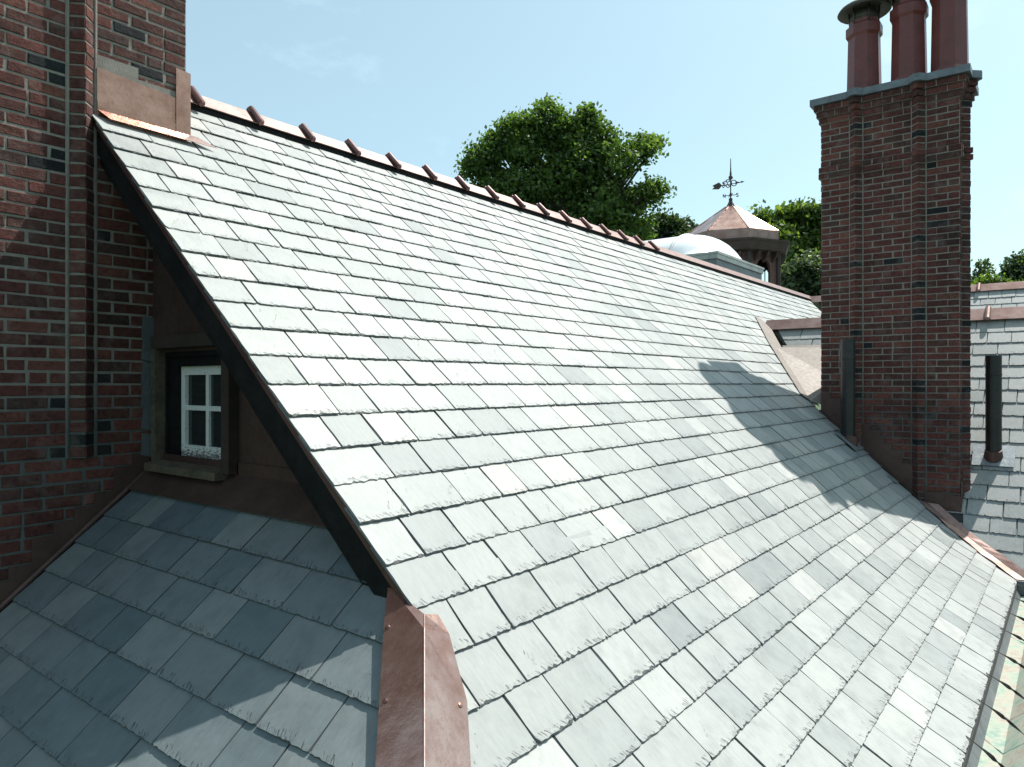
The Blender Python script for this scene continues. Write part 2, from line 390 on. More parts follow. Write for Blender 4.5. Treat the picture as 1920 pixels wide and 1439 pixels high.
cand = []
for k in range(NC):
    x0, z0 = prof[k]
    if k + 1 < NC: x1, z1 = prof[k + 1]
    else: x1, z1 = RX, RZ - .02
    s, L = course_frame((x0, 0, z0), (x1, 0, z1)); n = Vector((-s.z, 0, s.x)); n = n if n.z > 0 else -n
    ov = min(.10, L * .5); Lx = L + ov if k + 1 < NC else L
    xu = x0 + s.x * Lx
    ylo0, ylo1 = start_y(x0, k), val_y(x0)
    yup0, yup1 = start_y(xu, k), val_y(xu)
    if k >= 8 and xu < CHX + .02 <= x0: yup0 = RAKE if x0 > CHX + .1 else CHY1 + .01
    for (lo0, lo1, up0, up1) in lay_course(ylo0, ylo1, yup0, yup1, .20, .345, 'main'):
        if lo1 - lo0 < .015: continue
        depth = lo0 * CS - x0 * SN
        xx = lo0 * SN + x0 * CS
        Xp = 960 + FPX * xx / depth; Yp = 720 - FPX * z0 / depth
        inv = -200 < Xp < 2000 and Yp < 1700
        cand.append((depth if inv else depth + 50, k, lo0, lo1, up0, up1, Lx, s.copy(), n.copy(), x0, z0))
cand.sort(key=lambda c: c[0])
rest = MB()
for i, (dep, k, lo0, lo1, up0, up1, Lx, s, n, x0, z0) in enumerate(cand):
    mb = MB() if i < 300 else rest
    slate(mb, (x0, 0, z0), (0, 1, 0), s, n, lo0, lo1, up0, up1, Lx, chip=1.0 if dep < 9 else .7, rag=dep < 60)
    if i < 300: world_parent(mb.build('slate', M['slate']), roof)
tag(world_parent(rest.build('slates', M['slate']), roof), kind='stuff')
# deck under the slates, with thickness
dk = MB(); T = .03
pts = [(x, z - .02) for x, z in prof] + [(RX, RZ - .02)]
for k in range(len(pts) - 1):
    (x0, z0), (x1, z1) = pts[k], pts[k + 1]
    ya0, ya1 = start_y(x0, k) + .04, start_y(x1, k) + .04
    if k >= 8: ya0 = ya1 = (RAKE + .03 if x1 > CHX else CHY1 + .01)
    yb0, yb1 = val_y(x0) + .05, val_y(x1) + .05
    vs = [(x0, ya0, z0), (x0, yb0, z0), (x1, yb1, z1), (x1, ya1, z1)]
    vs += [(a, b, c - .06) for a, b, c in vs]
    dk.add(vs, [(0, 1, 2, 3), (7, 6, 5, 4), (0, 4, 5, 1), (2, 6, 7, 3), (0, 3, 7, 4), (1, 5, 6, 2)])
world_parent(dk.build('deck', M['deck']), roof)
# far slope behind the ridge
bs = MB(); bs.prism([(RX - .02, CHY1, RZ - .03), (RX - .02, W2U + 3, RZ - .03), (RX - 3.5, W2U + 3, RZ - 3.1), (RX - 3.5, 1.9, RZ - 3.1), (-5.5, 1.9, RZ - .65), (-5.5, CHY1, RZ - .65)], (0, 0, -.06), (.5, .3, .2))
world_parent(bs.build('back_slope', M['slate']), roof)

# ridge cap with rolls
ridge = MB()
CB = (RX + .10, RZ - .045); CT = (RX, RZ + .062)
for (ya, yb) in [(CHY1 + .005, 5.0), (5.0, 7.6), (7.6, 10.3), (10.3, 14), (14, 17.9)]:
    for sg in (1, -1):
        b = (RX + sg * (CB[0] - RX), CB[1]); q = [(b[0], ya, b[1]), (b[0], yb - .003, b[1]), (CT[0], yb - .003, CT[1]), (CT[0], ya, CT[1])]
        ridge.prism(q, (sg * .004, 0, .006))
ridge_o = world_parent(ridge.build('ridge_cap', M['ridge']), roof); ridge_o['label'] = 'copper ridge cap along the top of the slates'
under = MB(); under.bx(RX - .06, RX + .088, CHY1 + .01, 17.8, CB[1] - .06, CB[1] - .002)
world_parent(under.build('ridge_board', M['wood']), roof)
rollm = MB()
sd = Vector((CB[0] - CT[0], 0, CB[1] - CT[1])).normalized(); nn = Vector((-sd.z, 0, sd.x))
for sg in (1, -1):
    p0 = Vector((CT[0] - .0 * sg, 0, CT[1] + .014)); d = Vector((sg * sd.x, 0, sd.z)); q = Vector((sg * nn.x, 0, nn.z))
    p0 = p0 - d * .012 + q * .012; rollm.tube([p0, p0 + d * .19 + q * .008, p0 + d * .20 + q * .006], [.026, .026, .02], 12)
roll0 = rollm.build('roll', M['drip'], smooth=False)
for i in range(16):
    o = roll0 if i == 0 else roll0.copy()
    if i: col.objects.link(o)
    world_parent(o, ridge_o); o.location = (0, 2.60 + .462 * i, 0)

# rake edge: copper drip, bargeboard, lower strip (dark timber)
sl_s = Vector((-math.cos(PITCH), 0, math.sin(PITCH))); sl_n = Vector((math.sin(PITCH), 0, math.cos(PITCH)))
bot = Vector((prof[8][0] - .02, 0, prof[8][1])); topp = Vector((CHX + .01, 0, main_z(CHX + .01)))
def rake_strip(mb, y0, y1, h0, h1, e0=0.0, e1=0.0):
    a = Vector((prof[9][0], 0, prof[9][1])) - sl_s * (.17 - e0); b = topp + sl_s * e1
    q = [a + sl_n * h0, a + sl_n * h1, b + sl_n * h1, b + sl_n * h0]
    mb.prism([p + Vector((0, y0, 0)) for p in q], (0, y1 - y0, 0))
for name, mat, a in (('drip_edge', 'drip', (RAKE + .012, RAKE + .05, -.052, -.014, 0)), ('bargeboard', 'wood', (RAKE + .03, RAKE + .07, -.165, -.046, .10)),
                     ('rake_moulding', 'wood', (RAKE + .052, RAKE + .10, -.215, -.164, .16)), ('soffit', 'wood', (RAKE + .07, 2.12, -.10, -.082, .15))):
    mb = MB(); rake_strip(mb, a[0], a[1], a[2], a[3], a[4])
    world_parent(mb.build(name, M[mat]), roof)

# ------------------------------------------------------------------ hipped lower roof under the gable
PZ = lambda y: -.572 - .85 * (2.01 - y)
hip_roof = empty('slate_roof', W(2.0, -3, -.58)); tag(hip_roof, 'small blue-grey slate roof below the attic window, mostly in shade', 'roof', 'slate roofs')
ps = Vector((0, 1, .85)).normalized(); pn = Vector((0, -.85, 1)).normalized()
ptop = 2.005; e = .196
cs = []
yk = ptop; zk = PZ(ptop)
k = 0
first = .075
while yk > .45:
    step = first if k == 0 else e
    yk -= ps.y * step; cs.append((yk, step)); k += 1
def pent_right(y):
    if y < RAKE - .05: return -y - .04
    x = -y - .04
    while main_z(x) < PZ(y) + .075: x -= .01
    return x
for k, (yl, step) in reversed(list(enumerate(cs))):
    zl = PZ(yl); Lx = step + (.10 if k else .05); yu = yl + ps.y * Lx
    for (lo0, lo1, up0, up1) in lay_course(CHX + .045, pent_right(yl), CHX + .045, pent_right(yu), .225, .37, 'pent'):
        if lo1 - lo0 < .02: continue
        mb = MB(); slate(mb, (0, yl, zl), (1, 0, 0), ps, pn, lo0, lo1, up0, up1, Lx, chip=.5, dark=U(.0, .05))  # tone kept darker and bluer here to deepen this slope's shade
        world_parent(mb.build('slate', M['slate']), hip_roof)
dk = MB(); y0, y1 = .4, 2.14
dk.prism([(CHX, y0, PZ(y0) - .022), (-y0 - .02, y0, PZ(y0) - .022), (-y1 - .42, y1, PZ(y1) - .022), (CHX, y1, PZ(y1) - .022)], (0, 0, -.08))
world_parent(dk.build('deck', M['deck']), hip_roof)
# copper base flashing under the window
fl = MB()
for (xa, xb, t) in ((CHX + .03, -3.46, .004), (-3.47, -2.40, .008)):
    fl.prism([(xa, 1.935, PZ(1.935) + .012 + t), (xb, 1.935, PZ(1.935) + .012 + t), (xb, 2.09, PZ(2.09) + .016 + t), (xa, 2.09, PZ(2.09) + .016 + t)], (0, 0, .004))
    fl.prism([(xa, 2.088, PZ(2.09) + .012 + t), (xb, 2.088, PZ(2.09) + .012 + t), (xb, 2.088, PZ(2.09) + .09), (xa, 2.088, PZ(2.09) + .09)], (0, .004, 0))
o = world_parent(fl.build('base_flashing', M['copper_dark']), hip_roof); o['label'] = 'dark copper flashing under the window sill'

# copper hip cover between the two slopes
hip = MB(); hy = [1.742, 1.69, 1.55, 1.3, 1.05, .8]
def hz(y): return max(main_z(-y), PZ(y)) + .036
WL, WR = .215, .175
A = []; B = []; C = []
for i, y in enumerate(hy):
    c = Vector((-y, y, hz(y)))
    l = Vector((-y - WL * .85, y - WL * .06, 0)); l.z = PZ(l.y) + .028
    r = Vector((-y + WR * .10, y + WR * 1.0, 0)); r.z = main_z(r.x) + .024
    A.append(l); B.append(c); C.append(r)
# clip the upper right corner as in the cut end of the sheet
A[0] += Vector((-.05, .06, .06 * .85)); B[0].z -= .02; C[0] = B[0].lerp(C[0], .35); C[1] = B[1].lerp(C[1], .62)
for i in range(len(hy) - 1):
    hip.add([A[i], A[i + 1], B[i + 1], B[i]], [(0, 1, 2, 3)]); hip.add([B[i], B[i + 1], C[i + 1], C[i]], [(0, 1, 2, 3)])
    hip.add([A[i], A[i + 1], A[i + 1] - Vector((.0, 0, .022)), A[i] - Vector((.0, 0, .022))], [(3, 2, 1, 0)])
    hip.add([C[i], C[i + 1], C[i + 1] - Vector((0, 0, .022)), C[i] - Vector((0, 0, .022))], [(0, 1, 2, 3)])
ho = world_parent(hip.build('hip_flashing', M['copper']), hip_roof); ho['label'] = 'bright copper hip flashing screwed over the slate corner'
ridge_line = MB(); ridge_line.tube([b + Vector((0, 0, .001)) for b in B], [.0028] * len(B), 6)
world_parent(ridge_line.build('fold', M['ridge']), ho)
def on_hip(f, side, tt):
    i = int(f); g = f - i; b = B[i].lerp(B[i + 1], g); q = (A if side < 0 else C)[i].lerp((A if side < 0 else C)[i + 1], g)
    return b.lerp(q, tt), (B[i + 1] - B[i]), (q - b)
for f, sd_, tt in ((1.05, -1, .90), (2.15, -1, .86), (3.2, -1, .86), (2.05, 1, .82), (3.4, 1, .82)):
    p, d1, d2 = on_hip(f, sd_, tt); nrm = d1.cross(d2).normalized(); nrm = nrm if nrm.z > 0 else -nrm
    mb = MB(); mb.tube([p - nrm * .001, p + nrm * .003, p + nrm * .0055], [.0095, .009, .005], 10)
    world_parent(mb.build('screw', M['copper'] if sd_ > 0 else M['drip']), ho)

# ------------------------------------------------------------------ gable wall and attic window
gw = empty('gable_wall', W(2.1, -3.2, -.6)); tag(gw, 'dark brown gable wall under the overhanging roof edge beside the brick chimney', 'wall')
GY = 2.10
mb = MB()
def gtop(x): return main_z(x) - .10
WX0, WX1, WZ0, WZ1 = -4.27, -3.54, -.455, .185       # opening
mb.prism([(CHX, GY, PZ(GY) - .05), (WX0, GY, PZ(GY) - .05), (WX0, GY, gtop(WX0)), (CHX, GY, gtop(CHX))], (0, .06, 0))
mb.prism([(WX0, GY, PZ(GY) - .05), (WX1, GY, PZ(GY) - .05), (WX1, GY, WZ0), (WX0, GY, WZ0)], (0, .06, 0))
mb.prism([(WX0, GY, WZ1), (WX1, GY, WZ1), (WX1, GY, gtop(WX1)), (WX0, GY, gtop(WX0))], (0, .06, 0))
mb.prism([(WX1, GY, PZ(GY) - .05), (-2.17, GY, PZ(GY) - .05), (-2.17, GY, PZ(GY) - .045), (WX1, GY, gtop(WX1))], (0, .06, 0))
world_parent(mb.build('wall_panel', M['copper_dark']), gw)
win = empty('window', W(2.1, -3.85, -.45)); world_parent(win, gw); win['label'] = 'four-pane white attic window with flaking paint'
def part(name, mat, boxes, parent):
    m_ = MB()
    for b in boxes: m_.bx(*b)
    return world_parent(m_.build(name, M[mat]), parent)
part('casing', 'bare', [(WX0 - .045, WX0 + .005, GY - .06, GY + .0, WZ0 - .02, WZ1 + .02)], win)
part('casing', 'brown', [(WX1 - .005, WX1 + .07, GY - .06, GY + .0, WZ0 - .02, WZ1 + .02)], win)
part('head', 'brown', [(WX0 - .045, WX1 + .07, GY - .062, GY, WZ1 + .02, WZ1 + .09)], win)
part('reveal', 'wood', [(WX0, WX0 + .025, GY, GY + .12, WZ0, WZ1), (WX1 - .025, WX1, GY, GY + .12, WZ0, WZ1), (WX0 + .025, WX1 - .025, GY, GY + .12, WZ1 - .03, WZ1), (WX0 + .025, WX0 + .11, GY + .02, GY + .11, WZ0, WZ1 - .03), (WX1 - .06, WX1 - .025, GY + .02, GY + .11, WZ0, WZ1 - .03), (WX0 + .11, WX1 - .06, GY + .02, GY + .11, WZ1 - .085, WZ1 - .03)], win)
m_ = MB(); m_.prism([(WX0 - .045, GY + .02, WZ0 + .008), (WX0 - .045, GY - .10, WZ0 - .012), (WX0 - .045, GY - .10, WZ0 - .055), (WX0 - .045, GY + .02, WZ0 - .055)], (WX1 - WX0 + .05, 0, 0))
world_parent(m_.build('sill', M['bare']), win)
SX0, SX1, SZ0, SZ1, SY = WX0 + .11, WX1 - .06, WZ0 + .012, WZ1 - .085, GY + .045
cx = (SX0 + SX1) / 2; cz = (SZ0 + SZ1) / 2 + .03
sash = part('sash', 'paint', [(SX0, SX0 + .045, SY, SY + .04, SZ0, SZ1), (SX1 - .045, SX1, SY, SY + .04, SZ0, SZ1), (SX0 + .045, SX1 - .045, SY + .002, SY + .04, SZ0, SZ0 + .085), (SX0 + .045, SX1 - .045, SY + .002, SY + .04, SZ1 - .05, SZ1)], win)
part('glazing_bar', 'paint', [(cx - .016, cx + .016, SY + .006, SY + .036, SZ0 + .085, SZ1 - .05)], sash)
part('glazing_bar', 'paint', [(SX0 + .045, cx - .016, SY + .006, SY + .036, cz - .014, cz + .014), (cx + .016, SX1 - .045, SY + .006, SY + .036, cz - .014, cz + .014)], sash)
for xa, xb in ((SX0 + .045, cx - .016), (cx + .016, SX1 - .045)):
    for za, zb in ((SZ0 + .085, cz - .014), (cz + .014, SZ1 - .05)):
        part('pane', 'glass', [(xa, xb, SY + .020, SY + .025, za, zb)], sash)
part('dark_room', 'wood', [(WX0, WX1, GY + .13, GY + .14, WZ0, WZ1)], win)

# ------------------------------------------------------------------ bricks
def brick_geo(o, a, n, a0, a1, z0, z1, proud, tone, deep=.035, ch=.0035):
    o, a, n = Vector(o), Vector(a), Vector(n); zv = Vector((0, 0, 1)); mb = MB()
    j = lambda s=.0022: U(-s, s)
    def P(x, z, d): return o + a * x + zv * z + n * d
    proud = proud + U(-.0025, .0025); a0 += U(-.004, .004); a1 += U(-.004, .004)
    c = [(a0 + j(), z0 + j()), (a1 + j(), z0 + j()), (a1 + j(), z1 + j()), (a0 + j(), z1 + j())]
    back = [P(x, z, -deep) for x, z in c]; mid = [P(x, z, proud - ch) for x, z in c]
    ins = [(1, 1), (-1, 1), (-1, -1), (1, -1)]
    fr = [P(x + ch * U(.6, 2.4) * i[0], z + ch * U(.6, 1.8) * i[1], proud + U(-.0016, .0016)) for (x, z), i in zip(c, ins)]
    return back + mid + fr, [(0, 1, 5, 4), (1, 2, 6, 5), (2, 3, 7, 6), (3, 0, 4, 7), (4, 5, 9, 8), (5, 6, 10, 9), (6, 7, 11, 10), (7, 4, 8, 11), (8, 9, 10, 11)], tone
def brick_tone(darkp=.06):
    return ((U(0, .11) if R() < darkp else U(.16, 1.0) ** 1.0), R(), R())
class Chimney:
    def __init__(s, root): s.root = root; s.items = []
    def wall(s, o, a, n, length, z0, z1, ch, parity=0, bl=.2, joint=.012, proud=.005, darkend=None, hfirst=True, row0=0):
        rows = int(round((z1 - z0) / ch)); hw = bl * .49
        for r in range(rows):
            zz = z0 + r * ch; x = 0.0; i = 0
            odd = (r + row0 + parity) % 2
            while x < length - .02:
                wd = hw if (i == 0 and odd) or (R() < .06 and i) else bl
                if length - (x + wd) < .05: wd = length - x
                e = min(x + wd, length)
                tn = brick_tone(.012)
                if i == 0 and odd and darkend and R() < darkend: tn = (U(0, .1), R(), R())
                s.items.append(brick_geo(o, a, n, x + joint / 2, e - joint / 2, zz + joint / 2, zz + ch - joint / 2, proud, tn))
                x = e; i += 1
    def rib(s, o, a, n, p, half, z0, z1, ch, dp=.25):
        """45 degree rib: centre of base o, along a, normal n"""
        o, a, n = Vector(o), Vector(a).normalized(), Vector(n).normalized()
        rows = int(round((z1 - z0) / ch)); tip = o + n * p
        for r in range(rows):
            zz = z0 + r * ch; t = brick_tone(dp)
            for sg in (-1, 1):
                b = o + a * sg * half; d = (tip - b); L = d.length; d = d.normalized(); nn = Vector((d.y, -d.x, 0)); nn = nn if nn.dot(a * sg) > 0 else -nn
                s.items.append(brick_geo(b, d, nn, .004, L - .001, zz + .0065, zz + ch - .0065, .003, t, deep=.03, ch=.002))
    def build(s, score):
        order = sorted(range(len(s.items)), key=lambda i: score(s.items[i])); rest = MB()
        for q, i in enumerate(order):
            vs_, fs, t = s.items[i]
            if q < 300: mb = MB(); mb.add(vs_, fs, t); world_parent(mb.build('brick', M['brick']), s.root)
            else: rest.add(vs_, fs, t)
        if rest.f: tag(world_parent(rest.build('bricks', M['brick']), s.root), kind='stuff')
def cam_score(it):
    c = sum((Vector(p) for p in it[0]), Vector()) / len(it[0]); dep = c.y * CS - c.x * SN; xx = c.y * SN + c.x * CS
    if dep < .3: return 999
    X = 960 + FPX * xx / dep; Y = 720 - FPX * c.z / dep
    return dep + (0 if -60 < X < 1960 and -60 < Y < 1480 else 100)

# --- left chimney
lc = empty('brick_chimney', W(1.5, CHX - .3, -3)); tag(lc, 'tall brick chimney at the left edge with a copper apron at the roof', 'chimney', 'brick chimneys')
CH = .0686; LZ0 = -2.2; LZ1 = LZ0 + CH * 74
L = Chimney(lc); RIBY, RIBP, RIBH = 1.70, .062, .068; RZ0 = LZ0 + CH * round((-.42 - LZ0) / CH)
nX = Vector((1, 0, 0))
# near wall, laid from the rib towards the camera
L.wall((CHX, RIBY - RIBH, 0), (0, -1, 0), nX, 1.5, RZ0, LZ1, CH, 0, darkend=.35, row0=1)
L.wall((CHX, RIBY + RIBH, 0), (0, 1, 0), nX, CHY1 - RIBY - RIBH, RZ0, LZ1, CH, 1, darkend=.35)
L.wall((CHX, CHY1, 0), (0, -1, 0), nX, 2.2, LZ0, RZ0, CH, 0)
L.rib((CHX, RIBY, 0), (0, 1, 0), nX, RIBP, RIBH, RZ0, LZ1, CH, .05)
L.build(cam_score)
mb = MB(); mb.bx(CHX - 1.3, CHX + .001, .05, CHY1 - .004, -9, LZ1)
mb.prism([(CHX, RIBY - RIBH + .002, RZ0), (CHX + RIBP - .002, RIBY, RZ0), (CHX, RIBY + RIBH - .002, RZ0)], (0, 0, LZ1 - RZ0))
world_parent(mb.build('mortar_core', M['mortar']), lc)
# wide mortar beads in the two rib corners
mb = MB()
for y in (RIBY - RIBH - .004, RIBY + RIBH + .006): mb.tube([(CHX + .003, y, RZ0), (CHX + .003, y, LZ1)], [.011, .011], 6)
world_parent(mb.build('corner_mortar', M['mortar']), lc)
# copper apron on the chimney above the roof
mb = MB(); zr = main_z(CHX)
mb.prism([(CHX + .012, RIBY + RIBH + .01, zr - .02), (CHX + .012, CHY1 + .004, zr - .02), (CHX + .012, CHY1 + .004, zr + .215), (CHX + .012, RIBY + RIBH + .01, zr + .255)], (.004, 0, 0))
mb.prism([(CHX + .017, RIBY + RIBH + .012, zr - .02), (CHX + .017, CHY1 - .03, zr - .02), (CHX + .017, CHY1 - .03, zr + .060), (CHX + .017, RIBY + RIBH + .012, zr + .065)], (.003, 0, 0))
mb.prism([(CHX + .018, CHY1 - .075, zr + .005), (CHX + .018, CHY1 + .018, zr + .005), (CHX + .018, CHY1 + .018, zr + .40), (CHX + .018, CHY1 - .075, zr + .41)], (.004, 0, 0))
mb.prism([(CHX + .018, CHY1 + .014, zr - .0), (CHX + .018, CHY1 + .018, zr - .0), (CHX + .018, CHY1 + .018, zr + .40), (CHX + .018, CHY1 + .014, zr + .40)], (-.35, 0, .2))
o = world_parent(mb.build('chimney_flashing', M['copper_new']), lc); o['label'] = 'copper apron flashing where the chimney meets the slates'
mb = MB()
a0 = Vector((CHX + .008, 0, main_z(CHX + .008))) + sl_n * .022; a1 = a0 - sl_s * .085
mb.prism([a0 + Vector((0, RAKE + .03, 0)), a1 + Vector((0, RAKE + .07, 0)), a1 + Vector((0, CHY1 + .16, 0)), a0 + Vector((0, CHY1 + .06, 0))], sl_n * .003)
world_parent(mb.build('apron', M['copper']), lc)
mb = MB(); mb.prism([(CHX + .009, RIBY + RIBH, zr + .22), (CHX + .009, CHY1 - .06, zr + .2), (CHX + .009, CHY1 - .06, zr + .262), (CHX + .009, CHY1 - .3, zr + .262), (CHX + .009, CHY1 - .3, zr + .33), (CHX + .009, RIBY + RIBH, zr + .33)], (.003, 0, 0))
world_parent(mb.build('mortar_patch', M['mortar']), lc)
# stepped copper flashing along the lower roof
sf = MB(); y = 2.08; i = 0
while y > .6:
    yn = y - .105; zt = RZ0 - CH * math.ceil((RZ0 - PZ(y)) / CH) + CH * 2
    sf.prism([(CHX + .010, y, PZ(y) - .03), (CHX + .010, yn, PZ(yn) - .03), (CHX + .010, yn, zt - .0), (CHX + .010, y, zt)], (.004 + .001 * (i % 2), 0, 0)); y = yn; i += 1
o = world_parent(sf.build('step_flashing', M['copper_dark']), lc)
sg = MB()
sg.prism([(CHX + .008, 2.06, PZ(2.06) + .006), (CHX + .05, 2.06, PZ(2.06) + .006), (CHX + .05, .5, PZ(.5) + .006), (CHX + .008, .5, PZ(.5) + .006)], (0, -.003, .004))
sg.tube([(CHX + .03, 2.05, PZ(2.05) + .016), (CHX + .03, .5, PZ(.5) + .016)], [.012, .012], 6)
world_parent(sg.build('gutter_flashing', M['copper_dark']), lc)
mb = MB()
for q in range(6):
    zc = -.42 + q * .14 + U(-.01, .01); mb.prism([(CHX + .012, 2.02 + U(0, .01), zc), (CHX + .012, 2.098, zc - .02), (CHX + .012, 2.098, zc + .12), (CHX + .012, 2.03 + U(0, .01), zc + .13)], (.006 + .002 * q, 0, 0))
world_parent(mb.build('lead_strip', M['zinc']), lc)

# --- right chimney
RC = 8.75; RV0, RV1 = -2.315, -.945; RD = .62; CH2 = .070
rc = empty('brick_chimney', W(RC + .3, -1.6, -1.4)); tag(rc, 'freestanding brick chimney on the right topped with three red pots', 'chimney', 'brick chimneys')
K = Chimney(rc); BZ0 = -2.0; ZC = 3.19; BZ1 = ZC; rows = int((BZ1 - BZ0) / CH2); BZ0 = BZ1 - rows * CH2
ribs = [(-1.94, .068, .070), (-1.322, .068, .070)]
nY = Vector((0, -1, 0))
xs = [RV0] + [q for r in ribs for q in (r[0] - r[1], r[0] + r[1])] + [RV1]
RIBN = RC + .20
def ring(zlo, zhi, off, row0):
    ends = [(xs[0] - off, xs[1]), (xs[2], xs[3]), (xs[4], xs[5] + off)]
    for i, (a, b) in enumerate(ends): K.wall((a, RC - off, 0), (1, 0, 0), nY, b - a, zlo, zhi, CH2, i, darkend=.07, row0=row0)
    for rx, rh, rp in ribs: K.rib((rx, RC - off, 0), (1, 0, 0), nY, rp, rh, zlo, zhi, CH2, .08)
    K.wall((RV1 + off, RC - off, 0), (0, 1, 0), nX, .13 + off, zlo, zhi, CH2, 1, row0=row0)
    K.wall((RV1 + off, RIBN + .07, 0), (0, 1, 0), nX, RD - .27 + off, zlo, zhi, CH2, 1, row0=row0)
    K.rib((RV1 + off, RIBN, 0), (0, 1, 0), nX, .072, .068, zlo, zhi, CH2, .12)
    K.wall((RV0 - off, RC - off, 0), (0, 1, 0), -nX, RD + off, zlo, zhi, CH2, 0, row0=row0)
zb = lambda n: BZ1 - n * CH2
ring(BZ0, zb(12), 0, 0); ring(zb(12), zb(10), .022, 1); ring(zb(10), zb(3), 0, 1); ring(zb(3), zb(2), .02, 1); ring(zb(2), zb(1), .042, 0); ring(zb(1), zb(0), .064, 1)
K.build(cam_score)
mb = MB(); mb.bx(RV0 + .004, RV1 - .001, RC - .0, RC + RD, BZ0, BZ1)
for rx, rh, rp in ribs: mb.prism([(rx - rh, RC + .001, BZ0), (rx, RC - rp + .002, BZ0), (rx + rh, RC + .001, BZ0)], (0, 0, BZ1 - BZ0))
mb.prism([(RV1 - .002, RIBN - .068, BZ0), (RV1 + .07, RIBN, BZ0), (RV1 - .002, RIBN + .068, BZ0)], (0, 0, BZ1 - BZ0))
for a, b, off in ((12, 10, .022), (3, 2, .02), (2, 1, .042), (1, 0, .064)):
    mb.bx(RV0 - off + .004, RV1 + off - .004, RC - off + .002, RC + RD + off - .004, zb(a) + .004, zb(b) - .004)
world_parent(mb.build('mortar_core', M['mortar']), rc)
mb = MB()
for q in xs[1:5]: mb.tube([(q, RC - .003, BZ0), (q, RC - .003, zb(3))], [.008, .008], 6)
world_parent(mb.build('corner_mortar', M['mortar']), rc)
# zinc capping following the ribs
ov = .10; poly = [(RV0 - ov, RC - ov)]
for rx, rh, rp in ribs: poly += [(rx - rh - .02, RC - ov), (rx - .03, RC - ov - rp), (rx + .03, RC - ov - rp), (rx + rh + .02, RC - ov)]
poly += [(RV1 + ov, RC - ov), (RV1 + ov, RIBN - .09), (RV1 + ov + .075, RIBN - .02), (RV1 + ov + .075, RIBN + .03), (RV1 + ov, RIBN + .10), (RV1 + ov, RC + RD + ov), (RV0 - ov, RC + RD + ov)]
mb = MB(); mb.prism([(a, b, ZC) for a, b in poly], (0, 0, .075)); world_parent(mb.build('capping', M['zinc']), rc)
ZP = ZC + .075; PY = RC + RD / 2
for i, (vx, hgt, cowl) in enumerate(((-1.925, .90, True), (-1.465, .97, True), (-1.075, 1.06, False))):
    mb = MB(); rr = .180
    mb.lathe((vx, PY, ZP), [(rr + .035, -.01), (rr + .035, .06), (rr + .005, .12), (rr - .008, hgt - .20), (rr - .008, hgt - .19), (rr + .016, hgt - .16), (rr + .016, hgt - .06), (rr - .02, hgt - .03), (rr - .02, hgt + .01)], 8, .5)
    po = world_parent(mb.build('chimney_pot', M['pot']), rc)
    if cowl:
        mb = MB(); h = hgt
        mb.lathe((vx, PY, ZP), [(.15, h), (.15, h + .10), (.13, h + .10)], 16)
        for q in range(6):
            an = q * math.pi / 3; mb.tube([(vx + .15 * math.cos(an), PY + .15 * math.sin(an), ZP + h - .05), (vx + .16 * math.cos(an), PY + .16 * math.sin(an), ZP + h + .15)], [.012, .012], 5)
        mb.lathe((vx, PY, ZP), [(.20, h + .145), (.275, h + .115), (.285, h + .125), (.26, h + .165), (.19, h + .21), (.10, h + .24), (.02, h + .25)], 24)
        world_parent(mb.build('cowl', M['cowl'], smooth=True), po)
# copper skirt and step flashing at the foot of the chimney
sf = MB(); x = RV0; i = 0
while x < -1.32:
    xn = x + .105; zt = BZ1 - CH2 * math.floor((BZ1 - main_z(x) - .20) / CH2)
    sf.prism([(x, RC - .010, main_z(x) - .03), (xn, RC - .010, main_z(xn) - .03), (xn, RC - .010, zt), (x, RC - .010, zt)], (0, -.004 - .001 * (i % 2), 0)); x = xn; i += 1
sf.prism([(x, RC - .012, -1.6), (RV1 + .012, RC - .012, -1.6), (RV1 + .012, RC - .012, -1.17), (x, RC - .012, -1.14)], (0, -.005, 0))
y = RC - .01; i = 0
while y < RC + .18:
    sf.prism([(RV1 + .008, y, wing_z(y) - .1), (RV1 + .008, y + .1, wing_z(y + .1) - .1), (RV1 + .008, y + .1, wing_z(y) + .32), (RV1 + .008, y, wing_z(y) + .30)], (.006 + .001 * (i % 2), 0, 0)); y += .1; i += 1
sf.prism([(RV0 - .0, RC - .02, main_z(RV0) + .008), (RV0 - .0, RC - .085, main_z(RV0) + .008), (-1.3, RC - .085, main_z(-1.3) + .010), (-1.3, RC - .02, main_z(-1.3) + .010)], (.002, 0, .006))
world_parent(sf.build('step_flashing', M['copper_dark']), rc)
mb = MB(); mb.box((RV0 + .77, RC - .17, main_z(RV0 + .77) + .012), sl_s * .05, (0, .055, 0), sl_n * .004); mb.box((RV0 + .80, RC - .17, main_z(RV0 + .80) + .022), sl_s * .035, (0, .04, 0), sl_n * .003)
world_parent(mb.build('loose_flashing', M['lead']), rc)

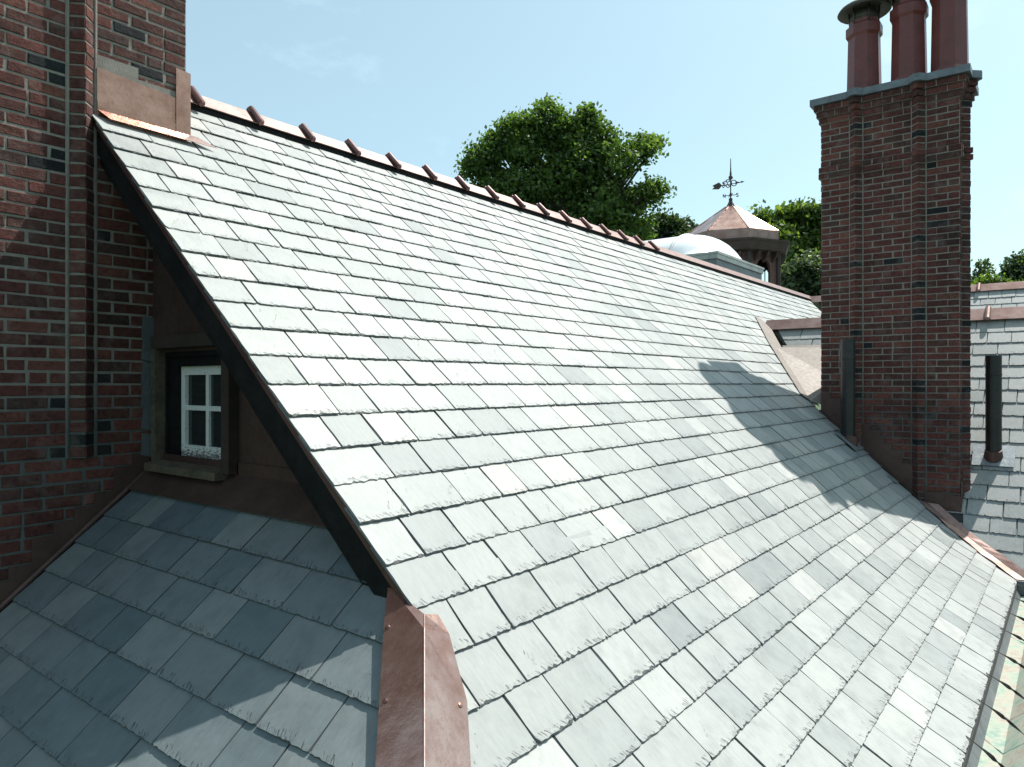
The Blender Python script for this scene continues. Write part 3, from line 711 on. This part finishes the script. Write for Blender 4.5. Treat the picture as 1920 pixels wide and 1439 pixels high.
# ------------------------------------------------------------------ cross wings
def wing(name_label, u0, z0, xa, xb, ylow, group, wide, main_left, step=.197, ncap=.55, singles=300, left_fn=None):
    rt = empty('slate_roof', W(u0, (xa + xb) / 2, z0)); tag(rt, name_label, 'roof', group)
    s = Vector((0, 1, WM)).normalized(); n = Vector((0, -WM, 1)).normalized()
    yk = u0 - .10; rows_ = []
    zf = lambda y: z0 - WM * (u0 - y)
    while yk > ylow: yk -= s.y * step; rows_.append(yk)
    allm = []
    for yl in reversed(rows_):
        yu = yl + s.y * (step + .09)
        l0, l1 = left_fn(yl), left_fn(min(yu, u0 - .05))
        for (lo0, lo1, up0, up1) in lay_course(l0, xb, l1, xb, .20, .40, name_label):
            if lo1 - lo0 < .02: continue
            mb = MB(); slate(mb, (0, yl, zf(yl)), (1, 0, 0), s, n, lo0, lo1, up0, up1, step + .09, chip=1.0, dark=U(.03, .5))
            allm.append((0 if lo0 < 1.2 else 1, mb))
    allm.sort(key=lambda q: q[0]); rest = MB()
    for i, (q, mb) in enumerate(allm):
        if i < singles: world_parent(mb.build('slate', M['slate']), rt)
        else: rest.add(mb.v, mb.f, (.5, R(), .3))
    dk = MB(); dk.prism([(left_fn(ylow) - .1, ylow - .15, zf(ylow - .15) - .022), (xb, ylow - .15, zf(ylow - .15) - .022), (xb, u0, z0 - .022), (left_fn(u0 - .05) - .1, u0, z0 - .022)], (0, 0, -.06))
    world_parent(dk.build('deck', M['deck']), rt)
    bk = MB(); bk.prism([(xa - .3, u0, z0 - .02), (xb, u0, z0 - .02), (xb, u0 + 2.4, z0 - .02 - 2.4 * WM), (xa + 2.0, u0 + 2.4, z0 - .02 - 2.4 * WM)], (0, 0, -.05), (.5, .4, .2))
    world_parent(bk.build('back_slope', M['slate']), rt)
    cp = MB()
    for sg in (-1, 1):
        cp.prism([(xa, u0 + sg * .12, z0 - .085), (xb, u0 + sg * .12, z0 - .085), (xb, u0, z0 + .065), (xa, u0, z0 + .065)], (0, 0, .006))
    cpo = world_parent(cp.build('ridge_cap', M['copper_dull']), rt)
    r0 = MB()
    for sg in (-1, 1):
        d = Vector((0, sg * .12, -.15)).normalized(); q = Vector((0, sg * .15, .12)).normalized(); p0 = Vector((0, u0, z0 + .08))
        r0.tube([p0, p0 + d * .205 + q * .014, p0 + d * .225 + q * .006], [.034, .034, .02], 10)
    ro = None; x = xa + wide
    while x < xb:
        if ro is None: ro = r0.build('roll', M['copper_dull']); o = ro
        else: o = ro.copy(); col.objects.link(o)
        world_parent(o, cpo); o.location = (x, 0, 0); x += ncap
    return rt
def left1(y):
    if y > 10.45: return -3.55 + (10.88 - y) * .9
    if y > RC + RD + .03: return -1.7
    return RV1 + .02 if y > RC - .02 else min(-.35, -1.16 + (RC - y) * 1.55)
wing1 = wing('lower slate cross roof behind the right chimney with a vent pipe', WU, WZ, -3.66, 4.2, 8.0, 'slate roofs', .93, True, left_fn=left1, ncap=.93)
def left2(y): return max(-4.6 + (W2U - y) * .8, -4.6)
wing2 = wing('farther slate roof whose ridge shows above the lower cross roof', W2U, W2Z, -4.9, 7.5, 15.6, 'slate roofs', .5, True, left_fn=left2, ncap=.95)
# valley copper and cricket
vm = MB()
def ms(x, y, h=.012): return Vector((x, y, main_z(x) + h))
vl = [(-3.74, 10.92), (-3.21, 9.95), (-2.44, 8.76)]
for (xa, ya), (xb, yb) in zip(vl[:-1], vl[1:]):
    vm.prism([ms(xa - .08, ya - .09), ms(xb - .08, yb - .09), ms(xb + .10, yb + .02, .02), ms(xa + .10, ya + .02, .02)], (0, 0, .004))
ck = [ms(-3.21, 9.92, .016), ms(-2.42, 8.71, .016), Vector((RV0 + .02, 8.745, -.25)), Vector((RV0 + .02, RC + RD, .05)), Vector((-1.5, 10.3, .44)), Vector((-3.2, 10.36, .47))]
vm.prism([p for p in ck], (0, 0, .005))
vm.prism([Vector((-3.22, 10.36, .472)), Vector((-1.5, 10.30, .445)), Vector((-1.5, 10.42, .50)), Vector((-3.3, 10.46, .53))], (0, 0, .012))
vm.prism([Vector((-2.72, 10.32, .470)), Vector((RV0 - .02, RC + .62, .06)), Vector((RV0 - .0, RC + .62, .066)), Vector((-2.70, 10.32, .476))], (0, 0, .010))
vm.bx(RV0 - .20, RV0 + .012, RC - .12, RC + .7, -1.2, main_z(RV0) - .012)
vo = world_parent(vm.build('cricket', M['cricket']), wing1); vo['label'] = 'worn copper cricket left of the right chimney'
vm = MB(); n_ = 9
for i in range(n_):
    f0, f1 = i / n_, (i + 1) / n_
    def vp(f): return -1.25 + .87 * f, 8.69 - .46 * f
    (xa, ya), (xb, yb) = vp(f0), vp(f1)
    aw = lambda x, y: Vector((x - .055, y - .055, main_z(x - .055) + .012 + .008 * math.sin(x * 40)))
    bw = lambda x, y: Vector((x + .02, y, main_z(x) + .03))
    cw = lambda x, y: Vector((x + .12, y + .01, max(wing_z(y + .01), main_z(x)) + .02))
    vm.add([aw(xa, ya), aw(xb, yb), bw(xb, yb), bw(xa, ya)], [(0, 1, 2, 3)]); vm.add([bw(xa, ya), bw(xb, yb), cw(xb, yb), cw(xa, ya)], [(0, 1, 2, 3)])
vo = world_parent(vm.build('valley_flashing', M['copper_dull'], fix=True), wing1)

# ------------------------------------------------------------------ vent pipes
def vent(base, top, r, label, plane_n, side):
    rt = empty('vent_pipe', base); tag(rt, label, 'vent pipe', 'vent pipes')
    b = Vector(base); mb = MB(); h = top - b.z
    mb.lathe(b - Vector((0, 0, .12)), [(r, 0), (r, h + .12), (r - .008, h + .12), (r - .008, h - .2)], 20); world_parent(mb.build('pipe', M['black'], smooth=False), rt)
    mb = MB(); mb.lathe(b - Vector((0, 0, .0)), [(r + .002, h * .8), (r + .004, h * .8 + .004), (r + .004, h * .8 + .016), (r + .002, h * .8 + .02)], 20); world_parent(mb.build('joint_ring', M['black']), rt)
    pn_ = Vector(plane_n); a = Vector(side); s_ = pn_.cross(a)
    mb = MB(); c = b + pn_ * .016
    mb.prism([c - a * .19 - s_ * .15, c + a * .19 - s_ * .15, c + a * .19 + s_ * .13, c - a * .19 + s_ * .13], pn_ * .004)
    world_parent(mb.build('base_plate', M['lead']), rt)
    mb = MB(); mb.tube([b - Vector((0, 0, .05)), b + pn_ * .05 + Vector((0, 0, .03))], [r + .022, r + .004], 20); world_parent(mb.build('collar', M['copper_dark']), rt)
vent((-1.962, 8.47, main_z(-1.962)), .486, .073, 'black vent pipe in the shade right in front of the brick chimney', sl_n, (0, 1, 0))
vent((-.694, 9.27, wing_z(9.27)), .30, .075, 'black vent pipe in sunlight on the right-hand slates', Vector((0, -WM, 1)).normalized(), (1, 0, 0))

# ------------------------------------------------------------------ box gutter with twisted straps
EX, EZ = prof[0]; gut = empty('box_gutter', W(4, EX + .1, EZ - .1)); tag(gut, 'verdigris-lined eaves gutter at the lower right corner, spanned by twisted straps', 'gutter')
GY0, GY1 = .3, 8.15; GO = -.185
def ext(name, mat, secs):
    mb = MB()
    for sec in secs: mb.prism([(x, GY0, z) for x, z in sec], (0, GY1 - GY0, 0))
    return world_parent(mb.build(name, M[mat]), gut)
ext('inner_board', 'zinc', [[(EX - .045, EZ - .02), (EX - .030, EZ - .02), (EX + .035, EZ - .135), (EX + .020, EZ - .135)]])
ext('lining', 'verdigris', [[(EX + .02, EZ - .14), (EX + .02, EZ - .130), (EX + .125, EZ - .122), (EX + .125, EZ - .135)], [(EX + .125, EZ - .136), (EX + .125, EZ - .121), (GO - .006, EZ + .005), (GO, EZ + .0)]])
ext('rim', 'rail', [[(GO - .008, EZ - .01), (GO + .010, EZ - .01), (GO + .010, EZ + .012), (GO - .008, EZ + .012)]])
ext('fascia', 'brown', [[(GO - .012, EZ - .30), (GO + .008, EZ - .30), (GO + .008, EZ - .012), (GO - .012, EZ - .012)]])
mb = MB(); mb.bx(EX - .02, GO, GY1, GY1 + .02, EZ - .25, EZ + .005); world_parent(mb.build('end_box', M['zinc']), gut)
st = MB(); n_ = 16; p0 = Vector((EX - .05, 0, EZ + .004)); p1 = Vector((GO, 0, EZ + .016)); vs_ = []
for i in range(n_ + 1):
    f = i / n_; c = p0.lerp(p1, f) + Vector((0, -.46 * f, .012 * math.sin(math.pi * f)))
    tw = math.radians(90) * max(0, min(1, (f - .35) / .2)) if f < .6 else math.radians(90) * max(0, 1 - (f - .72) / .15)
    wv = Vector((.25 * math.sin(tw), math.cos(tw), math.sin(tw) * 1.0)).normalized() * (.005 + .007 * math.exp(-((f - .6) / .16) ** 2))
    nv = wv.cross(Vector((1, 0, 0))).normalized() * .0015
    vs_ += [c - wv - nv, c + wv - nv, c + wv + nv, c - wv + nv]
fs = []
for i in range(n_):
    for k in range(4): fs.append((4 * i + k, 4 * i + (k + 1) % 4, 4 * i + 4 + (k + 1) % 4, 4 * i + 4 + k))
st.add(vs_, fs); sto = st.build('strap', M['iron'])
for i in range(12):
    o = sto if i == 0 else sto.copy()
    if i: col.objects.link(o)
    world_parent(o, gut); o.location = (0, 2.40 + .515 * i + U(-.03, .03), 0)
hw = empty('house_wall', W(5, -1, -9)); tag(hw, 'brick wall below the gutter at the lower right', 'wall')
mb = MB(); mb.bx(-4.2, -.75, .9, 8.0, -9, -1.95, (.5, .5, .5)); world_parent(mb.build('wall_body', M['brown']), hw)
po = MB(); po.bx(-.16, 6, -2, 12, -3.4, -3.2); tag(po.build('added_corner_slab', M['slab_black']), 'flat near-black slab added below the gutter to darken the lower right corner', 'roof')  # added dark slab, hides the sunlit ground so the corner stays black

# ------------------------------------------------------------------ barrel skylight behind the ridge
sk = empty('barrel_skylight', W(13.4, -6, 1.5)); tag(sk, 'white domed barrel skylight on a grey curb behind the ridge', 'skylight')
SU0, SU1, SV1, SV0, SZ = 12.30, 14.62, -5.02, -8.2, 2.22
mb = MB(); mb.bx(SV0, SV1, SU0, SU1, .2, SZ); world_parent(mb.build('curb', M['zinc']), sk)
mb = MB(); mb.bx(SV0 - .03, SV1 + .03, SU0 - .03, SU1 + .03, SZ, SZ + .12); mb.bx(SV0 - .045, SV1 + .045, SU0 - .045, SU1 + .045, SZ + .085, SZ + .125); world_parent(mb.build('rail', M['rail']), sk)
mb = MB(); nu, nv = 20, 26; vs_ = []; RB = -5.95; Hh = .60
for j in range(nv + 1):
    x = SV0 + (SV1 - .05 - SV0) * j / nv
    tt = max(0, (x - RB) / (SV1 - .05 - RB)); sc_ = math.sqrt(max(0, 1 - tt * tt))
    for i in range(nu + 1):
        f = i / nu * 2 - 1; y = (SU0 + SU1) / 2 + f * (SU1 - SU0 - .12) / 2
        hgt = Hh * math.sqrt(max(0, 1 - f * f)) ** 1.15
        hgt = Hh * max(0, (1 - abs(f) ** 2.0 - tt ** 2 * 1.0)) ** .62
        vs_.append((x, y, SZ + .10 + hgt))
fs = [(j * (nu + 1) + i, j * (nu + 1) + i + 1, (j + 1) * (nu + 1) + i + 1, (j + 1) * (nu + 1) + i) for j in range(nv) for i in range(nu)]
mb.add(vs_, fs); world_parent(mb.build('dome', M['acrylic'], smooth=True, fix=True), sk)
mb = MB()
for xr in (RB - .03, -7.2): mb.tube([(xr, (SU0 + SU1) / 2 + f * (SU1 - SU0 - .12) / 2, SZ + .105 + Hh * max(0, 1 - f * f) ** .62) for f in [q / 14 - 1 for q in range(29)]], [.03] * 29, 6)
world_parent(mb.build('glazing_rib', M['white'], smooth=True), sk)

# ------------------------------------------------------------------ cupola and weather vane
DC = 18.5; S = DC / FPX; cc = px(1370, 720, DC); cu = empty('cupola', (cc.x, cc.y, 1.5)); tag(cu, 'octagonal brown cupola with a shiny copper pyramid roof', 'cupola')
right = Vector((CS, SN, 0)); fwd = Vector((-SN, CS, 0))
def zpx(Y): return (720 - Y) / FPX * DC
def octo(r, a=2.5): return [cc.xy.to_3d() + right * (r * S * math.cos(math.radians(a + 45 * k))) + fwd * (r * S * math.sin(math.radians(a + 45 * k))) for k in range(8)]
def oz(pts, z): return [Vector((p.x, p.y, z)) for p in pts]
def frust(mb, lev, cap=True):
    rings = [oz(octo(r), z) for r, z in lev]; vs_ = [p for q in rings for p in q]; fs = []
    for i in range(len(lev) - 1):
        for k in range(8): fs.append((i * 8 + k, i * 8 + (k + 1) % 8, (i + 1) * 8 + (k + 1) % 8, (i + 1) * 8 + k))
    fs.append(tuple(range(8))[::-1]); fs.append(tuple(range(len(lev) * 8 - 8, len(lev) * 8)))
    mb.add(vs_, fs)
mb = MB(); frust(mb, [(90, zpx(447)), (62, zpx(426)), (61.5, zpx(426.4)), (36, zpx(407)), (35.5, zpx(407.4)), (9, zpx(389))]); cro = world_parent(mb.build('roof', M['copper']), cu)
mb = MB()
for k in range(8):
    a_, b_ = oz(octo(90.5), zpx(446.5))[k], oz(octo(9), zpx(388.6))[k]; mb.tube([a_, b_], [.018, .014], 5)
world_parent(mb.build('seam', M['copper']), cro)
mb = MB(); frust(mb, [(9.5, zpx(391)), (4.5, zpx(381)), (2.2, zpx(375))]); world_parent(mb.build('spire_base', M['vane']), cro)
mb = MB(); frust(mb, [(91, zpx(468)), (91, zpx(447.3))]); world_parent(mb.build('skirt', M['copper_dull']), cu)
mb = MB(); frust(mb, [(92, zpx(489)), (104, zpx(486)), (109, zpx(473)), (112, zpx(470)), (112, zpx(467.5)), (60, zpx(467.2))]); world_parent(mb.build('cornice', M['brown']), cu)
bodyv = octo(90); zb0, zb1 = zpx(600), zpx(489)
tim = plain('reddish_timber', (.12, .062, .05), .75, 0, 10, .35, .2)
for k in range(8):
    a_, b_ = bodyv[k], bodyv[(k + 1) % 8]; d = (b_ - a_); Lf = d.length; d.normalize(); inn = (cc.xy.to_3d() - (a_ + b_) / 2).normalized()
    # panel with an arched opening: two jambs, arch head, sill panel
    w0, w1 = Lf * .27, Lf * .73; zs, zh = zpx(515) , zb1 - .12
    mb = MB()
    def quad(x0, z0, x1, z1): mb.prism([a_ + d * x0 + Vector((0, 0, z0)), a_ + d * x1 + Vector((0, 0, z0)), a_ + d * x1 + Vector((0, 0, z1)), a_ + d * x0 + Vector((0, 0, z1))], inn * .07)
    quad(0.01, zb0, w0, zb1); quad(w1, zb0, Lf - .01, zb1); quad(w0, zb0, w1, zpx(560))
    n_ = 8; rr_ = (w1 - w0) / 2; mc = (w0 + w1) / 2
    for i in range(n_):
        t0, t1 = math.pi * (1 - i / n_), math.pi * (1 - (i + 1) / n_)
        x0, z0_ = mc + rr_ * math.cos(t0), zs + rr_ * math.sin(t0); x1, z1_ = mc + rr_ * math.cos(t1), zs + rr_ * math.sin(t1)
        mb.prism([a_ + d * x0 + Vector((0, 0, z0_)), a_ + d * x1 + Vector((0, 0, z1_)), a_ + d * x1 + Vector((0, 0, zb1)), a_ + d * x0 + Vector((0, 0, zb1))], inn * .07)
    world_parent(mb.build('arched_panel', tim), cu)
    mb = MB(); mb.prism([a_ + d * (w0 - .0) + inn * .3 + Vector((0, 0, zb0)), a_ + d * w1 + inn * .3 + Vector((0, 0, zb0)), a_ + d * w1 + inn * .3 + Vector((0, 0, zb1)), a_ + d * w0 + inn * .3 + Vector((0, 0, zb1))], inn * .02); world_parent(mb.build('louvre', M['wood']), cu)
    mb = MB(); mb.tube([a_ + Vector((0, 0, zb0)), a_ + Vector((0, 0, zb1))], [.075, .075], 6); world_parent(mb.build('post', M['brown']), cu)
    for f in (.2, .5, .8):
        mb = MB(); q = a_ + d * Lf * f - inn * .0; mb.prism([q + Vector((0, 0, zb1)) - d * .03, q - inn * .19 + Vector((0, 0, zb1)) - d * .03, q - inn * .15 + Vector((0, 0, zb1 - .09)) - d * .03, q + Vector((0, 0, zb1 - .22)) - d * .03], d * .06); world_parent(mb.build('bracket', M['brown']), cu)
sc_cam = empty('security_camera', px(1420, 457, DC - 1.1)); tag(sc_cam, 'tiny pale security camera fixed to the copper skirt of the cupola', 'camera')
c = px(1420, 457, DC - 1.13); mb = MB(); mb.box(c + Vector((0, 0, .03)), right * .065, fwd * .03, (0, 0, .035)); world_parent(mb.build('bracket', M['white']), sc_cam)
mb = MB(); mb.lathe(c - fwd * .04 + Vector((0, 0, -.07)), [(.02, 0), (.05, .02), (.055, .05), (.04, .09)], 12); world_parent(mb.build('lens_housing', M['white'], smooth=True), sc_cam)
mb = MB(); mb.tube([c - fwd * .10 + Vector((0, 0, -.03)), c - fwd * .085 + Vector((0, 0, -.03))], [.022, .022], 10); world_parent(mb.build('lens', M['wood']), sc_cam)

wv = empty('weather_vane', (cc.x, cc.y, zpx(390))); tag(wv, 'dark ornate weather vane with an arrow and N and S letters', 'weather vane')
def vp(X, Y): return cc.xy.to_3d() + right * ((X - 1370) * S) + Vector((0, 0, zpx(Y)))
mb = MB(); mb.tube([vp(1370, 392), vp(1370, 320), vp(1370, 300), vp(1370, 297)], [.016, .016, .010, .003], 8)
mb.lathe((cc.x, cc.y, zpx(338)), [(.014, 0), (.045, .02), (.058, .055), (.045, .09), (.02, .12), (.03, .135), (.024, .17), (.012, .28), (.02, .285), (.012, .30)], 12)
mb.lathe((cc.x, cc.y, zpx(379)), [(.02, 0), (.045, .025), (.05, .05), (.045, .075), (.02, .1)], 12)
mb.lathe((cc.x, cc.y, zpx(369)), [(.012, 0), (.034, .01), (.034, .06), (.02, .07), (.028, .085), (.012, .1)], 10)
world_parent(mb.build('rod', M['vane'], smooth=True), wv)
tk = fwd * .016
mb = MB(); mb.prism([vp(1336, 349) - tk / 2, vp(1348, 343) - tk / 2, vp(1354, 349) - tk / 2, vp(1348, 356) - tk / 2, vp(1335, 356) - tk / 2, vp(1339, 352) - tk / 2], tk)
mb.tube([vp(1353, 349), vp(1360, 348)], [.012, .012], 6); world_parent(mb.build('arrow_tail', M['vane']), wv)
mb = MB(); mb.prism([vp(1379, 341) - tk / 2, vp(1388, 342.5) - tk / 2, vp(1379, 346.5) - tk / 2], tk); mb.tube([vp(1386, 343), vp(1391, 342)], [.011, .011], 6)
mb.prism([vp(1389.5, 340) - tk / 2, vp(1396, 341.4) - tk / 2, vp(1390, 344) - tk / 2], tk); world_parent(mb.build('arrow_head', M['vane']), wv)
mb = MB()
def curl(cx_, cy_, r0, a0, a1, r1=None):
    r1 = r1 or r0; pts_ = []
    for i in range(13):
        f = i / 12; an = math.radians(a0 + (a1 - a0) * f); r = r0 + (r1 - r0) * f; pts_.append(vp(cx_ + r * math.cos(an), cy_ - r * math.sin(an)))
    mb.tube(pts_, [.012] * 13, 5)
curl(1376, 344, 5.4, 0, 360); curl(1368, 345, 4.2, 0, 360); curl(1361, 345, 5, 60, 300, 3); curl(1357, 351, 2.6, 0, 300, 1.5); curl(1357, 344, 2.6, 0, -300, 1.5); curl(1365, 341, 3.4, 20, 220); curl(1365, 349, 3.4, -20, -220)
mb.tube([vp(1353, 349), vp(1388, 343)], [.010, .010], 6); world_parent(mb.build('scrollwork', M['vane']), wv)
mb = MB(); mb.tube([vp(1360, 368), vp(1380, 366)], [.010, .010], 6); q0, q1 = cc.xy.to_3d() + fwd * .18, cc.xy.to_3d() - fwd * .18; mb.tube([Vector((q0.x, q0.y, zpx(367))), Vector((q1.x, q1.y, zpx(367)))], [.010, .010], 6)
world_parent(mb.build('compass_arms', M['vane']), wv)
mb = MB()
for A_, B_ in (((1356, 371.5), (1356, 365.5)), ((1356, 365.5), (1360, 371.5)), ((1360, 371.5), (1360, 365.5))): mb.tube([vp(*A_), vp(*B_)], [.011, .011], 5)
world_parent(mb.build('letter_n', M['vane']), wv)
mb = MB(); ss = [(1384.5, 364.2), (1383, 363.2), (1381, 363.5), (1380.5, 365), (1382.3, 366.2), (1384.3, 367.2), (1384.3, 368.8), (1382.5, 369.6), (1380.3, 368.8)]
mb.tube([vp(*q) for q in ss], [.012] * len(ss), 5); world_parent(mb.build('letter_s', M['vane']), wv)

# ------------------------------------------------------------------ trees
def tree(name, label, blobs, depth, mat, nclump, per, trunk_px, group=None, leaf=.25, spread=.45, dspread=1.0, lumpy=0, category='tree'):
    base = px(trunk_px[0], 720, depth); base.z = -9
    rt = empty(name, base); tag(rt, label, category, group)
    mb = MB(); sc_ = depth / FPX; tot = sum(b[2] ** 2 for b in blobs)
    limbs = []
    if lumpy:
        extra = []
        for (X, Y, r) in blobs:
            extra.append((X, Y, r * .78))
            for q in range(lumpy):
                an = R() * 6.28; extra.append((X + math.cos(an) * r * U(.45, .8), Y + math.sin(an) * r * U(.45, .8), r * U(.25, .42)))
        blobs = extra; tot = sum(b[2] ** 2 for b in blobs)
    for (X, Y, r) in blobs:
        c = px(X, Y, depth) + fwd * U(-1, 1) * dspread * r * sc_; rr_ = r * sc_
        limbs.append((c, rr_)); n = max(3, int(nclump * r * r / tot))
        for i in range(n):
            d = Vector((random.gauss(0, 1), random.gauss(0, 1), random.gauss(0, 1))).normalized()
            cl = c + Vector((d.x, d.y, d.z * .92)) * rr_ * U(.45, 1.02) ** .6
            t = min(1, max(0, .5 + .28 * random.gauss(0, 1)))
            for j in range(per):
                p = cl + Vector((random.gauss(0, 1), random.gauss(0, 1), random.gauss(0, .8))) * spread * .5
                nrm = (Vector((random.gauss(0, 1), random.gauss(0, 1), random.gauss(.5, 1))) + d * .5).normalized()
                a_ = nrm.orthogonal().normalized(); a_.rotate(Matrix.Rotation(R() * 6.28, 3, nrm)); b_ = nrm.cross(a_)
                l_ = leaf * U(.6, 1.25); wd = l_ * U(.5, .8)
                mb.add([p - a_ * l_ * .5, p + b_ * wd * .5 - nrm * l_ * .08, p + a_ * l_ * .5, p - b_ * wd * .5 - nrm * l_ * .08], [(0, 1, 2, 3)], (min(1, max(0, t + U(-.18, .18))), R(), R()))
    world_parent(mb.build('crown', mat), rt)
    tb = MB(); top = sum((c for c, r in limbs), Vector()) / len(limbs); zlow = min(c.z - r for c, r in limbs)
    fork = Vector((base.x, base.y, max(-6, zlow + .5)))
    h = (top - Vector(base)).length; tr = max(.12, h * .022)
    tb.tube([base, (Vector(base) + fork) / 2 + Vector((.1, .1, 0)), fork, fork.lerp(top, .55), top], [tr * 1.25, tr, tr * .85, tr * .5, tr * .18], 9)
    for c, r in limbs:
        s_ = fork.lerp(top, U(.1, .7)); m__ = s_.lerp(c, .5) + Vector((0, 0, -.06 * (c - s_).length))
        tb.tube([s_, m__, c], [tr * .33, tr * .2, tr * .06], 6)
    world_parent(tb.build('trunk', M['bark'], smooth=True), rt)
    return rt
tree('broadleaf_tree', 'large leafy green tree rising behind the middle of the ridge',
     [(1030, 232, 40), (1026, 205, 18), (985, 252, 42), (1085, 243, 38), (1100, 222, 18), (1130, 258, 36), (945, 262, 36), (965, 235, 20), (905, 303, 36), (884, 318, 22), (1010, 310, 66), (1085, 315, 70), (1158, 308, 44), (1207, 283, 28), (1222, 272, 16),
      (1176, 372, 40), (1222, 362, 24), (1120, 395, 56), (1040, 395, 66), (962, 365, 56), (920, 343, 36), (1195, 420, 32), (1150, 445, 42), (1060, 455, 60), (990, 430, 48), (1190, 450, 28)],
     38, LEAF, 2300, 20, (1075, 0), spread=.50, leaf=.26, lumpy=5)
tree('pine_tree', 'dark feathery pine tree between the leafy tree and the copper cupola',
     [(1222, 432, 20), (1245, 415, 13), (1262, 432, 18), (1286, 425, 9), (1293, 440, 14), (1312, 438, 8), (1240, 452, 26), (1275, 455, 24), (1212, 455, 22), (1305, 455, 18)], 46, NEEDLE, 420, 18, (1250, 0), spread=.5, leaf=.30, group='trees beyond the roof')
tree('broadleaf_tree', 'dense green tree between the cupola and the right chimney',
     [(1428, 412, 12), (1440, 428, 20), (1468, 412, 20), (1498, 400, 17), (1525, 405, 20), (1545, 415, 22), (1490, 440, 38), (1530, 455, 40), (1448, 455, 26), (1565, 460, 40), (1515, 500, 40), (1478, 485, 28)], 34, LEAF2, 900, 20, (1510, 0), spread=.5, leaf=.27, group='trees beyond the roof')
tree('pine_shrub', 'pale green feathery pine low beside the right chimney',
     [(1480, 520, 16), (1500, 505, 14), (1525, 495, 15), (1495, 540, 24), (1530, 525, 24), (1548, 545, 26), (1470, 548, 18), (1515, 565, 26)], 27, NEEDLE2, 420, 20, (1510, 0), spread=.4, leaf=.2, group='trees beyond the roof')
tree('pine_tree', 'sparse young pine above the far roof beside the right chimney', [(1836, 500, 8), (1842, 515, 10), (1832, 522, 12), (1846, 530, 12), (1825, 540, 16)], 40, NEEDLE2, 90, 12, (1836, 0), spread=.4, leaf=.22, group='trees beyond the roof')
tree('pine_tree', 'dark pine at the right edge above the far roof', [(1912, 492, 12), (1900, 508, 14), (1920, 510, 18), (1890, 524, 12), (1915, 535, 24), (1880, 535, 12)], 42, NEEDLE, 260, 16, (1925, 0), spread=.45, leaf=.26, group='trees beyond the roof')
tree('hedge_tree', 'low bright green foliage showing above the far ridge on the right', [(1850, 535, 12), (1870, 538, 12), (1835, 545, 14), (1890, 545, 14)], 36, LEAF2, 120, 14, (1865, 0), spread=.4, leaf=.24, group='trees beyond the roof')
